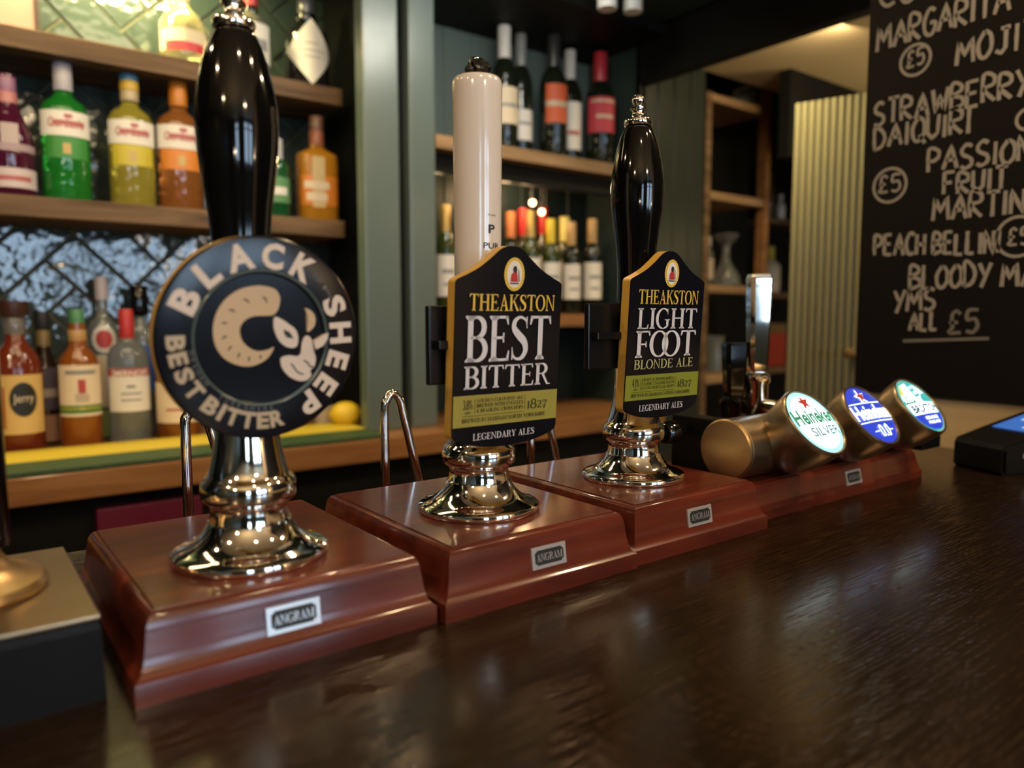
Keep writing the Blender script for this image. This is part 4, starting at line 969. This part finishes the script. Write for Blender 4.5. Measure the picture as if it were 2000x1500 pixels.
# ---------------------------------------------------------------- bottles
def glass(name, c, trans=0.6, rough=0.06): return mat(name, c, rough, trans=trans, ior=1.45, coat=0.3, bump=(55.0, 0.25))
PROF = {
 'gin':   [(0.0, 0.0), (0.92, 0.0), (1.0, 0.02), (1.0, 0.60), (0.97, 0.66), (0.80, 0.715), (0.50, 0.75), (0.36, 0.78), (0.34, 0.82), (0.34, 0.88)],
 'wine':  [(0.0, 0.0), (0.94, 0.0), (1.0, 0.015), (1.0, 0.60), (0.94, 0.66), (0.72, 0.71), (0.46, 0.755), (0.38, 0.80), (0.36, 0.97), (0.40, 0.975), (0.40, 1.0), (0.0, 1.0)],
 'burg':  [(0.0, 0.0), (0.94, 0.0), (1.0, 0.015), (1.0, 0.45), (0.94, 0.52), (0.72, 0.62), (0.48, 0.72), (0.38, 0.80), (0.36, 0.97), (0.40, 0.975), (0.40, 1.0), (0.0, 1.0)],
 'rum':   [(0.0, 0.0), (0.94, 0.0), (1.0, 0.02), (1.0, 0.52), (0.96, 0.60), (0.80, 0.66), (0.52, 0.71), (0.42, 0.74), (0.40, 0.90)],
 'square': [(0.0, 0.0), (0.94, 0.0), (1.0, 0.015), (1.0, 0.60), (0.97, 0.635), (0.55, 0.68), (0.36, 0.70), (0.34, 0.78)],
 'onion': [(0.0, 0.0), (0.90, 0.0), (1.0, 0.04), (1.0, 0.36), (0.94, 0.46), (0.72, 0.56), (0.44, 0.63), (0.30, 0.68), (0.28, 0.84)],
 'stout': [(0.0, 0.0), (0.92, 0.0), (1.0, 0.03), (1.0, 0.56), (0.95, 0.62), (0.70, 0.66), (0.46, 0.70), (0.42, 0.74), (0.40, 0.84)],
}
def arcband(bm, R, sx, sy, power, cx, cy, z0, z1, a0, a1, mi=0, n=20, k=1.0):
    lo = []; hi = []
    for i in range(n+1):
        a = a0+(a1-a0)*i/n; c, s = math.cos(a), math.sin(a)
        if power != 2.0:
            q = (abs(c)**power+abs(s)**power)**(-1/power); c *= q; s *= q
        x, y = cx+R*c*sx*k, cy+R*s*sy*k
        lo.append(bm.verts.new((x, y, z0))); hi.append(bm.verts.new((x, y, z1)))
    for i in range(n): bm.faces.new((lo[i], lo[i+1], hi[i+1], hi[i])).material_index = mi
def bottle(name, label, group, px, y, z, kind, gm, caps=(), labels=(), sy=1.0, power=2.0, seg=32, cat='bottle'):
    """px = (left, right, top) pixels of the bottle in the photo; caps: (z0,z1,radius factor,material); labels: (z0,z1,half angle,material,marks) in fractions of the height."""
    uL, uR, vT = px; um = (uL+uR)/2
    c = AT(um, 500, y); vb = 750-1470.0*((Vector((c.x, y, z))-CAMP).dot(UV))/depth((c.x, y, z)); c = AT(um, (vT+vb)/2, y)
    top = AT(um, vT, y).z; z += 0.0006; H = top-z; R = (uR-uL)/2*depth((c.x, y, z))/1470.0/math.sqrt(1+((um-1000)/1470.0)**2)
    root = thing(name, label, cat, (c.x, y, z), group)
    bm = bmesh.new(); lathe(bm, [(r*R, z+h*H) for r, h in PROF[kind]], c.x, y, seg, 0, None, 1.0, sy, power)
    finish(bm, 'bottle_glass', gm, root, 50)
    for (z0, z1, rf, m) in caps:
        bm = bmesh.new(); r = rf*R
        lathe(bm, [(0, z+z0*H), (r*0.97, z+z0*H), (r, z+(z0+0.006)*H), (r, z+(z1-0.006)*H), (r*0.94, z+z1*H), (0, z+z1*H)], c.x, y, 24)
        finish(bm, 'cap' if z1 > 0.93 else 'neck_collar', m, root, 40)
    fa = math.atan2(-y, -c.x)*0.45 + (-PI/2)*0.55
    for (z0, z1, ha, m, marks) in labels:
        bm = bmesh.new(); mats = [m]
        arcband(bm, R, 1.0, sy, power, c.x, y, z+z0*H, z+z1*H, fa-ha, fa+ha, 0, 24, 1.012)
        for (t0, t1, q0, q1, mm) in marks:
            if mm not in mats: mats.append(mm)
            arcband(bm, R, 1.0, sy, power, c.x, y, z+(z0+(z1-z0)*t0)*H, z+(z0+(z1-z0)*t1)*H, fa-ha+2*ha*q0, fa-ha+2*ha*q1, mats.index(mm), 12, 1.022)
        finish(bm, 'label', mats, root)
    return root, c, R, H, fa
def bottle_text(root, c, R, H, z, fa, s, zf0, zf1, half, m, sy=1.0, bold=0.02, k=1.03):
    bm = bmesh.new()
    def wp(a, b): 
        t = fa + a; return (R*k*math.cos(t), R*k*sy*math.sin(t), b)
    sans(bm, s, -half, half, z+zf0*H, z+zf1*H, Matrix.Translation((c.x, c.y, 0)), 0, 0, bold, warp=wp)
    finish(bm, 'label_lettering', m, root)

def C(n, c, r=0.4, **k): return mat(n, c, r, **k)
RIN = C('faded red print', (0.40, 0.10, 0.09)); GIN = C('grey print', (0.25, 0.24, 0.24)); GOLDP = C('gold print', (0.50, 0.34, 0.10))
YS = 1.802
# upper shelf
ub = AT(34, 40, 1.85)
bm = bmesh.new(); x0, x1 = AT(-40, 40, 1.80).x, AT(67, 40, 1.80).x
box(bm, x0, x1, 1.79, 1.90, ZU, ZU+0.21, 0, 0.002)
bx_ = thing('gift_box', 'pale pink spirit gift box at the left end of the upper shelf', 'box', ((x0+x1)/2, 1.845, ZU))
finish(bm, 'carton', C('pale pink card', (0.42, 0.25, 0.20), 0.5), bx_)
bm = bmesh.new(); box(bm, x1+0.0002, x1+0.009, 1.788, 1.902, ZU, ZU+0.212, 0, 0.001); finish(bm, 'dark_side', C('dark brown card', (0.05, 0.028, 0.018), 0.5), bx_)
bottle('liqueur_bottle', 'round shouldered clear bottle with cream and red label under the shelf light', 'spirits on the upper shelf', (309, 402, -45), YS, ZU, 'onion', glass('pale straw glass', (0.75, 0.66, 0.36), 0.75),
       [(0.66, 0.98, 0.34, C('clear stopper', (0.6, 0.55, 0.4), 0.15, trans=0.5))], [(0.10, 0.34, 1.3, M_CREAMP, [(0, 0.42, 0.15, 0.85, C('bright red print', (0.55, 0.02, 0.03)))])])
bottle('vodka_bottle', 'dark bottle with white label and red cap half hidden by the left handle', 'spirits on the upper shelf', (455, 526, -8), YS, ZU, 'gin', glass('smoky glass', (0.25, 0.24, 0.18), 0.6),
       [(0.72, 0.86, 0.40, M_BLACK), (0.86, 1.0, 0.42, C('red cap', (0.45, 0.03, 0.03)))], [(0.15, 0.62, 1.35, M_PAPER, [(0.3, 0.6, 0.2, 0.8, GIN)])])
rt = bottle('gin_bottle', 'black apothecary bottle with white diamond label near the shelf end', 'spirits on the upper shelf', (556, 642, 3), YS, ZU, 'stout', glass('black glass', (0.012, 0.011, 0.012), 0.1),
       [(0.74, 0.84, 0.46, M_BLACK), (0.84, 1.0, 0.40, C('dark clear stopper', (0.08, 0.08, 0.09), 0.1))])
root, c, R, H, fa = rt
bm = bmesh.new()
for j in range(20):
    t0, t1 = j/20, (j+1)/20
    f = lambda t: 1-abs(2*t-1)
    zc_, hh = ZU+0.36*H, 0.37*H
    for k in range(1):
        a0, a1 = fa-1.25+2.5*t0, fa-1.25+2.5*t1
        vs = [(a0, -f(t0)), (a1, -f(t1)), (a1, f(t1)), (a0, f(t0))]
        vv = [bm.verts.new((c.x+R*1.015*math.cos(a), c.y+R*1.015*math.sin(a), zc_+hh*q)) for a, q in vs]
        try: bm.faces.new(vv)
        except ValueError: pass
bmesh.ops.remove_doubles(bm, verts=bm.verts, dist=1e-5)
finish(bm, 'diamond_label', M_PAPER, root)
bm = bmesh.new()
for zf, hw in ((0.44, 0.35), (0.36, 0.6), (0.29, 0.4)): arcband(bm, R, 1, 1, 2, c.x, c.y, ZU+zf*H, ZU+(zf+0.025)*H, fa-hw, fa+hw, 0, 10, 1.025)
finish(bm, 'label_print', C('pale grey print', (0.48, 0.45, 0.40)), root)

# lower shelf
GINLAB = lambda col: [(0.46, 0.64, 1.35, M_PAPER, [(0.42, 0.62, 0.30, 0.80, RIN), (0.70, 0.88, 0.48, 0.60, RIN)]), (0.30, 0.455, 1.0, col, [(0.2, 0.7, 0.42, 0.58, GOLDP)])]
r_ = bottle('gin_bottle', 'plum coloured bottle with mauve foil at the left end of the lower shelf', 'spirits on the lower shelf', (-34, 68, 148), YS, ZL, 'burg', glass('plum glass', (0.09, 0.008, 0.035), 0.35),
       [(0.72, 0.86, 0.42, C('salmon foil', (0.45, 0.17, 0.17))), (0.86, 1.0, 0.40, C('mauve foil', (0.28, 0.13, 0.22)))],
       [(0.06, 0.22, 1.35, C('lilac label', (0.55, 0.46, 0.45), 0.6), [(0.35, 0.6, 0.2, 0.8, RIN)]), (0.36, 0.42, 1.3, C('lilac band', (0.36, 0.26, 0.28), 0.6), []), (0.42, 0.58, 0.35, C('lilac crest', (0.45, 0.36, 0.34), 0.6), [])])
for (px, lb, gc, gm, cap, bandc) in (
    ((79, 176, 126), 'green gin bottle with lilac grey cap on the lower shelf', (0.02, 0.26, 0.03), 'green glass', [(0.80, 1.0, 0.40, C('lilac grey cap', (0.40, 0.38, 0.42)))], C('vivid green label', (0.03, 0.22, 0.03))),
    ((211, 302, 149), 'yellow gin bottle with blue topped cap on the lower shelf', (0.42, 0.36, 0.05), 'straw glass', [(0.80, 0.88, 0.40, C('pale gold cap', (0.42, 0.34, 0.20))), (0.88, 0.95, 0.42, C('yellow cap', (0.50, 0.32, 0.03))), (0.95, 1.0, 0.42, C('blue cap', (0.08, 0.22, 0.36)))], C('yellow label', (0.52, 0.42, 0.03))),
    ((306, 396, 160), 'orange gin bottle with orange cap beside the yellow gin', (0.36, 0.13, 0.03), 'amber gin glass', [(0.80, 1.0, 0.40, C('orange cap', (0.50, 0.17, 0.015)))], C('orange label', (0.62, 0.20, 0.02)))):
    root, c, R, H, fa = bottle('gin_bottle', lb, 'spirits on the lower shelf', px, YS, ZL, 'gin', glass(gm, gc, 0.5), cap, GINLAB(bandc), 0.75)
    bottle_text(root, c, R, H, ZL, fa, "Gordon's", 0.52, 0.59, 0.75, RIN, 0.75)
bottle('gin_bottle', 'green bottle with white cap half hidden behind the left black handle', 'spirits on the lower shelf', (505, 566, 272), YS, ZL, 'gin', glass('bottle green glass', (0.015, 0.13, 0.04), 0.45),
       [(0.72, 1.0, 0.60, C('white cap', (0.55, 0.55, 0.54)))], [(0.18, 0.5, 1.2, C('green white label', (0.10, 0.25, 0.10), 0.6), [(0.3, 0.6, 0.2, 0.8, M_PAPER)])])
root, c, R, H, fa = bottle('rum_bottle', 'square shouldered orange bottle with copper cap at the lower shelf end', 'spirits on the lower shelf', (579, 659, 229), YS, ZL, 'square', glass('orange rum', (0.60, 0.27, 0.02), 0.35),
       [(0.72, 0.86, 0.36, C('copper collar', (0.30, 0.10, 0.05))), (0.86, 1.0, 0.34, C('brown cap', (0.16, 0.08, 0.05)))],
       [(0.12, 0.60, 0.30, C('pale strip label', (0.58, 0.44, 0.22), 0.6), []), (0.14, 0.42, 1.0, C('orange label', (0.55, 0.22, 0.02)), [(0.55, 0.8, 0.15, 0.75, M_CREAMP), (0.15, 0.40, 0.2, 0.7, M_CREAMP)])], 0.7, 3.2)
# back counter spirits
YF, YB = 1.80, 1.885
root, c, R, H, fa = bottle('rum_bottle', 'red amber rum bottle with yellow label and square brown cap at counter left', 'spirits on the back counter', (-16, 84, 588), YF, ZC, 'rum', glass('red amber rum', (0.22, 0.035, 0.012), 0.4),
       [(0.78, 0.90, 0.46, C('clear neck', (0.55, 0.58, 0.55), 0.1, trans=0.8)), (0.90, 1.0, 0.60, C('dark brown cap', (0.045, 0.015, 0.010)))],
       [(0.13, 0.52, 1.2, C('yellow rum label', (0.60, 0.40, 0.13), 0.6), [(0.1, 0.8, 0.05, 0.26, C('faded orange figure', (0.40, 0.13, 0.04)))])])
bm = bmesh.new()
def roundel(bm, c, R, fa, z0, a0, ra, rz, mi, k):
    grid = [[(a0+ra*t*math.cos(q*PI/14), rz*t*math.sin(q*PI/14)) for q in range(28)] for t in (0.02, 0.25, 0.5, 0.75, 1.0)]
    vs = [[bm.verts.new((c.x+R*k*math.cos(fa+a), c.y+R*k*math.sin(fa+a), z0+b)) for a, b in ring] for ring in grid]
    for A, B in zip(vs, vs[1:]):
        for q in range(28): bm.faces.new((A[q], A[(q+1) % 28], B[(q+1) % 28], B[q])).material_index = mi
    bm.faces.new(vs[0]).material_index = mi
zc_ = ZC+0.36*H
roundel(bm, c, R, fa, zc_, 0.15, 0.55, 0.034, 0, 1.03)
sans(bm, 'Jerry', 0.15-0.40, 0.15+0.40, zc_-0.010, zc_+0.011, Matrix.Translation((c.x, c.y, 0)), 0, 1, 0.0, warp=lambda a, b: (R*1.045*math.cos(fa+a), R*1.045*math.sin(fa+a), b))
finish(bm, 'label_roundel', [M_INK, M_CREAMP], root)
bottle('whisky_bottle', 'dark brown bottle with gold neck behind the rum and the green capped whiskey', 'spirits on the back counter', (58, 118, 608), YB, ZC, 'burg', glass('dark brown glass', (0.03, 0.012, 0.008), 0.3),
       [(0.66, 0.86, 0.46, C('gold neck foil', (0.22, 0.14, 0.04))), (0.86, 1.0, 0.50, M_MATBLK)], [(0.02, 0.22, 1.3, C('peach label', (0.45, 0.22, 0.10), 0.6), []), (0.26, 0.58, 1.2, C('dark label', (0.10, 0.07, 0.08), 0.6), [(0.3, 0.5, 0.2, 0.8, M_TAN)])])
root, c, R, H, fa = bottle('whiskey_bottle', 'amber whiskey bottle with green cap and cream label edged in green', 'spirits on the back counter', (113, 197, 604), YF, ZC, 'rum', glass('amber whiskey', (0.42, 0.12, 0.015), 0.5),
       [(0.77, 0.85, 0.44, C('tan collar', (0.42, 0.25, 0.09))), (0.85, 1.0, 0.36, C('green cap', (0.06, 0.22, 0.09)))],
       [(0.23, 0.60, 1.25, M_CREAMP, [(0.06, 0.22, 0.0, 1.0, C('label green', (0.06, 0.17, 0.04))), (0.13, 0.18, 0.05, 0.95, C('label yellow', (0.45, 0.40, 0.05))), (0.45, 0.72, 0.44, 0.58, C('red emblem', (0.40, 0.05, 0.04))), (0.28, 0.44, 0.38, 0.64, M_TAN), (0.82, 0.90, 0.2, 0.8, GIN)])])
root, c, R, H, fa = bottle('vodka_bottle', 'tall clear bottle with pale cap behind the red capped vodka', 'spirits on the back counter', (172, 236, 541), YB, ZC, 'gin', glass('clear glass', (0.62, 0.66, 0.62), 0.85),
       [(0.86, 1.0, 0.42, C('pale pink grey cap', (0.42, 0.37, 0.39)))], [(0.20, 0.52, 0.55, M_CREAMP, []), (0.02, 0.18, 1.2, C('green lemon label', (0.22, 0.30, 0.10), 0.6), [])])
bm = bmesh.new(); roundel(bm, c, R, fa, ZC+0.62*H, -0.05, 0.75, 0.030, 0, 1.03); roundel(bm, c, R, fa, ZC+0.62*H, -0.05, 0.50, 0.020, 1, 1.045)
finish(bm, 'roundel', [M_PAPER, C('roundel red', (0.50, 0.05, 0.04))], root)
root, c, R, H, fa = bottle('vodka_bottle', 'clear vodka bottle with red cap and red banded white label', 'spirits on the back counter', (210, 292, 604), YF, ZC, 'gin', glass('clear glass', (0.62, 0.66, 0.62), 0.85),
       [(0.78, 1.0, 0.36, C('red cap', (0.45, 0.03, 0.03)))], [(0.24, 0.56, 1.25, M_PAPER, [(0.82, 1.0, 0.0, 1.0, C('label red band', (0.38, 0.05, 0.05))), (0.25, 0.29, 0.3, 0.7, GIN), (0.55, 0.62, 0.42, 0.58, GIN), (0.40, 0.44, 0.30, 0.70, GIN)])])
bottle_text(root, c, R, H, ZC, fa, 'SMIRNOFF', 0.507, 0.552, 0.95, M_PAPER)
bottle('vodka_bottle', 'black capped bottle with blue label beside the round clip', 'spirits on the back counter', (246, 306, 558), YB, ZC, 'gin', glass('clear glass', (0.62, 0.66, 0.62), 0.85),
       [(0.80, 1.0, 0.60, M_BLACK)], [(0.30, 0.60, 1.2, C('blue label', (0.03, 0.09, 0.30), 0.5), [])])
bottle('whisky_bottle', 'amber bottle with plain cream label half hidden by the round clip', 'spirits on the back counter', (303, 390, 640), YF-0.02, ZC, 'rum', glass('amber whisky', (0.30, 0.09, 0.015), 0.45),
       [(0.80, 1.0, 0.42, M_BLACK)], [(0.16, 0.52, 1.35, M_CREAMP, [(0.3, 0.36, 0.25, 0.75, RIN)])])
# lemon and little pot at the counter's right end
yl = 1.70; lc = AT(675, 812, yl)
bm = bmesh.new(); lathe(bm, [(0, -0.041), (0.006, -0.040), (0.010, -0.036), (0.022, -0.029), (0.030, -0.014), (0.032, 0.0), (0.030, 0.014), (0.022, 0.029), (0.010, 0.036), (0.005, 0.041), (0, 0.042)], seg=32, M=Matrix.Translation((lc.x, yl, ZC+0.0325)) @ Matrix.Rotation(PI/2, 4, 'Y') @ Matrix.Rotation(0.5, 4, 'X'))
tag(finish(bm, 'lemon', C('lemon rind', (0.62, 0.42, 0.02), 0.45, bump=(220, 0.25)), smooth=60), 'whole yellow lemon on the back counter beside the round clip', 'lemon')
pc = AT(640, 812, 1.755)
bm = bmesh.new(); lathe(bm, [(0, 0), (0.019, 0), (0.023, 0.004), (0.025, 0.044), (0.0265, 0.047), (0.0235, 0.047), (0.0215, 0.006), (0, 0.006)], pc.x, 1.775, 32, M=Matrix.Translation((0, 0, ZC)))
tag(finish(bm, 'ramekin', C('cream ceramic', (0.55, 0.47, 0.36), 0.3), smooth=40), 'small cream ramekin behind the lemon on the back counter', 'ramekin')

# wine alcove, upper shelf
WG = glass('wine bottle glass', (0.008, 0.012, 0.006), 0.15); YW = 1.70
for (px, y, lb, foil, lab) in (
    ((958, 1012, 52), 1.72, 'wine bottle with white foil and cream label next to the ivory handle', C('white foil', (0.52, 0.50, 0.47)), [(0.24, 0.52, 1.3, M_CREAMP, [(0.45, 0.55, 0.2, 0.8, GIN)])]),
    ((994, 1040, 68), 1.75, 'dark wine bottle with grey neck and small white label, behind the cream labelled one', C('grey foil', (0.20, 0.20, 0.19)), [(0.16, 0.40, 1.2, M_PAPER, [(0.5, 0.6, 0.2, 0.8, GIN)])]),
    ((1054, 1108, 70), 1.70, 'wine bottle with orange red label in the middle of the upper wine shelf', C('black foil', (0.02, 0.02, 0.02)), [(0.30, 0.60, 0.95, C('orange red label', (0.52, 0.09, 0.03), 0.6), [(0.42, 0.56, 0.0, 1.0, M_TAN)])]),
    ((1090, 1136, 99), 1.74, 'wine bottle with white foil and narrow white label right of the orange label', C('white foil', (0.52, 0.50, 0.47)), [(0.15, 0.55, 1.1, M_PAPER, [(0.3, 0.4, 0.25, 0.75, RIN)])]),
    ((1144, 1200, 104), 1.69, 'wine bottle with red foil and broad red label at right of the shelf', C('red foil', (0.38, 0.02, 0.03)), [(0.30, 0.60, 1.35, C('red label', (0.42, 0.03, 0.05), 0.6), [(0.85, 0.92, 0.1, 0.9, M_TAN), (0.4, 0.5, 0.25, 0.75, M_TAN)])])):
    bottle('wine_bottle', lb, 'wine on the upper alcove shelf', px, y, ZW, 'wine', WG, [(0.74, 1.0, 0.47, foil)], lab)
# lower shelf wines (brightly lit foils)
FO = {'gold': C('gold foil', (0.55, 0.36, 0.10), 0.35, metal=0.5), 'red': C('crimson foil', (0.50, 0.02, 0.02)), 'orange': C('orange foil', (0.55, 0.18, 0.05)), 'yellow': C('yellow foil', (0.70, 0.52, 0.03)), 'pale': C('pale yellow foil', (0.75, 0.66, 0.20)), 'tan': C('tan foil', (0.45, 0.28, 0.10))}
GRN = glass('green wine glass', (0.05, 0.07, 0.012), 0.4)
low = [((850, 890, 400), 1.70, 'gold', 'gold foiled white wine left of the ivory handle'), ((979, 1017, 414), 1.735, 'orange', 'orange foiled wine at left of the crowded lower shelf'),
       ((1002, 1040, 408), 1.797, 'red', 'first crimson foiled wine from the left on the lower shelf'), ((1018, 1054, 412), 1.667, 'gold', 'gold foiled wine between the crimson foils'),
       ((1042, 1078, 405), 1.797, 'red', 'crimson foiled wine right of the gold foil'), ((1057, 1094, 428), 1.667, 'yellow', 'yellow foiled wine in the middle of the lower shelf'),
       ((1083, 1121, 424), 1.735, 'pale', 'pale yellow foiled wine right of the yellow foil'), ((1097, 1134, 434), 1.667, 'tan', 'tan foiled wine second from the right on the lower shelf'),
       ((1137, 1175, 428), 1.675, 'tan', 'tan foiled wine at the right end of the lower shelf')]
for j, (px, y, fo, lb) in enumerate(low):
    bottle('wine_bottle', lb, 'wine on the lower alcove shelf', px, y, ZW2, 'wine', GRN if fo in ('gold', 'pale', 'yellow') else WG, [(0.70, 1.0, 0.50, FO[fo])],
           [(0.16, 0.54, 1.3, M_PAPER, [(0.55, 0.65, 0.25, 0.75, GIN), (0.25, 0.32, 0.3, 0.7, GIN)])], seg=24)
# small bulbs under the wine shelf
for j, (u, v, y, lb) in enumerate(((1040, 396, 1.70, 'small glowing bulb under the wine shelf, left of the pair'), (1058, 414, 1.72, 'small glowing bulb under the wine shelf, right of the pair'))):
    p = AT(u, v, y)
    t = thing('alcove_bulb', lb, 'lamp', (p.x, y, p.z), 'bulbs under the wine shelf')
    bm = bmesh.new(); bmesh.ops.create_uvsphere(bm, u_segments=16, v_segments=10, radius=0.009, matrix=Matrix.Translation((p.x, y, p.z))); finish(bm, 'bulb', emit('glowing filament bulb', (1.0, 0.60, 0.30), 9.0), t, 60)
    bm = bmesh.new(); lathe(bm, [(0, p.z+0.008), (0.006, p.z+0.008), (0.006, p.z+0.03), (0.002, p.z+0.032), (0.002, ZW-0.033), (0, ZW-0.033)], p.x, y, 14); finish(bm, 'holder', M_MATBLK, t, 40)

# recess with wooden shelves at the right of the panelling
LY = 1.62
lp, rp = AT(1371, 560, LY).x, AT(1486, 560, LY).x
for (xx, lb, zt) in ((lp, 'thin dark wooden upright at the left of the shelf recess', 0.93), (rp, 'pale wooden upright at the right of the shelf recess', 1.0)):
    bm = bmesh.new(); box(bm, xx-0.014, xx+0.014, LY-0.015, LY+0.02, -1.05, zt, 0, 0.002)
    tag(finish(bm, 'shelf_upright', M_SHELF if xx == lp else M_COUNTER), lb, 'post')
RS = []
for (v, lb) in ((203, 'top pale shelf in the dark recess'), (389, 'second pale shelf from the top in the dark recess'), (566, 'third shelf in the dark recess, carrying the decanter'), (738, 'lowest shelf in the dark recess behind the black tap')):
    z = AT(1430, v, LY).z; RS.append(z)
    bm = bmesh.new(); box(bm, lp-0.01, rp-0.014, LY-0.012, 1.855, z-0.013, z+0.013, 0, 0.002)
    tag(finish(bm, 'recess_shelf', M_SHELF2), lb, 'shelf', 'shelves in the dark recess')
SY = 1.90; SS = []
for (v, lb) in ((437, 'upper short brown shelf right of the recess'), (578, 'middle short brown shelf under the cream bottle'), (720, 'lowest short brown shelf under the red box')):
    p = AT(1525, v, SY); SS.append(p.z)
    bm = bmesh.new(); box(bm, AT(1478, v, SY).x, AT(1572, v, SY).x, SY-0.05, 2.05, p.z-0.012, p.z+0.012, 0, 0.002)
    tag(finish(bm, 'side_shelf', M_SHELF), lb, 'shelf', 'short shelves right of the recess')
CG = glass('clear glass', (0.62, 0.66, 0.62), 0.85)
def glassware(name, label, u, v_base, y, z, prof, m, cat):
    p = AT(u, v_base, y); bm = bmesh.new(); lathe(bm, [(r, z+h) for r, h in prof], p.x, y, 28)
    return tag(finish(bm, name, m, smooth=45), label, cat)
glassware('glass_dome', 'upturned glass jar on the top recess shelf', 1452, 190, 1.74, RS[0]+0.013, [(0.0, 0), (0.05, 0), (0.052, 0.05), (0.045, 0.085), (0.025, 0.105), (0, 0.11)], CG, 'jar')
glassware('decanter', 'squat glass decanter with wide stopper on the third recess shelf', 1416, 550, 1.72, RS[2]+0.013, [(0, 0), (0.052, 0), (0.056, 0.012), (0.050, 0.045), (0.022, 0.085), (0.014, 0.11), (0.014, 0.15), (0.030, 0.165), (0.045, 0.185), (0.043, 0.190), (0, 0.188)], CG, 'decanter')
bottle('miniature_bottle', 'small bottle with pale cap at left of the decanter', None, (1368, 1394, 462), 1.73, RS[2]+0.013, 'gin', glass('smoky glass', (0.25, 0.24, 0.18), 0.6), [(0.80, 1.0, 0.6, C('pale cap', (0.42, 0.38, 0.30)))], [(0.15, 0.55, 1.2, M_TAN, [])], seg=20)
glassware('glass_jug', 'clear glass jug on the lowest recess shelf', 1392, 730, 1.75, RS[3]+0.013, [(0, 0), (0.040, 0), (0.042, 0.06), (0.036, 0.10), (0.040, 0.13), (0.037, 0.13), (0.033, 0.10), (0.038, 0.06), (0.036, 0.006), (0, 0.006)], CG, 'jug')
bottle('cordial_bottle', 'cream bottle with yellow cap on the middle short shelf', None, (1481, 1524, 482), 1.95, SS[1]+0.012, 'stout', C('cream plastic', (0.56, 0.48, 0.30), 0.35), [(0.72, 1.0, 0.45, C('yellow plastic cap', (0.55, 0.40, 0.02)))], [(0.1, 0.5, 1.1, C('cream label', (0.62, 0.52, 0.34), 0.5), [(0.4, 0.5, 0.3, 0.7, M_TAN)])], seg=24)
bottle('tonic_bottle', 'tiny white bottle on the upper short shelf', None, (1514, 1534, 380), 1.95, SS[0]+0.012, 'rum', C('milky glass', (0.50, 0.47, 0.40), 0.2), [(0.86, 1.0, 0.5, C('white cap', (0.55, 0.55, 0.54)))], [], seg=20)
glassware('vase', 'dark patterned vase at the left of the upper short shelf', 1494, 432, 1.96, SS[0]+0.012, [(0, 0), (0.030, 0), (0.040, 0.04), (0.042, 0.10), (0.030, 0.16), (0.022, 0.19), (0.028, 0.20), (0, 0.20)], C('brown glazed clay', (0.07, 0.045, 0.03), 0.3, bump=(30, 0.5)), 'vase')
p0, p1 = AT(1499, 715, 1.93), AT(1532, 715, 1.93); zt = AT(1515, 632, 1.93).z
t = thing('red_carton', 'red carton with tan top on the lowest short shelf', 'box', ((p0.x+p1.x)/2, 1.95, SS[2]+0.012))
bm = bmesh.new(); box(bm, p0.x, p1.x, 1.925, 1.985, SS[2]+0.012, SS[2]+0.012+(zt-SS[2]-0.012)*0.78, 0, 0.001); finish(bm, 'carton_body', C('red card', (0.42, 0.045, 0.02), 0.5), t)
bm = bmesh.new(); box(bm, p0.x, p1.x, 1.925, 1.985, SS[2]+0.012+(zt-SS[2]-0.012)*0.78, zt, 0, 0.001); finish(bm, 'carton_top', C('tan card', (0.20, 0.12, 0.04), 0.5), t)

# white spotlights hanging from the canopy
for (u, lb) in ((1186, 'white cylindrical spotlight under the canopy, left of the pair'), (1236, 'white cylindrical spotlight under the canopy, right of the pair')):
    p = AT(u, 14, 1.36); zb_ = AT(u, 18 if u < 1200 else 24, 1.36).z
    t = thing('canopy_spotlight', lb, 'spotlight', (p.x, 1.36, zb_), 'white spotlights under the canopy')
    bm = bmesh.new(); lathe(bm, [(0, zb_), (0.022, zb_), (0.0235, zb_+0.002), (0.0235, zb_+0.07), (0.015, zb_+0.075), (0, zb_+0.075)], p.x, 1.36, 28); finish(bm, 'housing', C('white enamel', (0.62, 0.62, 0.60), 0.35), t, 40)
    bm = bmesh.new(); lathe(bm, [(0, zb_+0.075), (0.006, zb_+0.075), (0.006, max(1.03, zb_+0.08)), (0, max(1.03, zb_+0.08))], p.x, 1.36, 14); finish(bm, 'stem', M_MATBLK, t, 40)
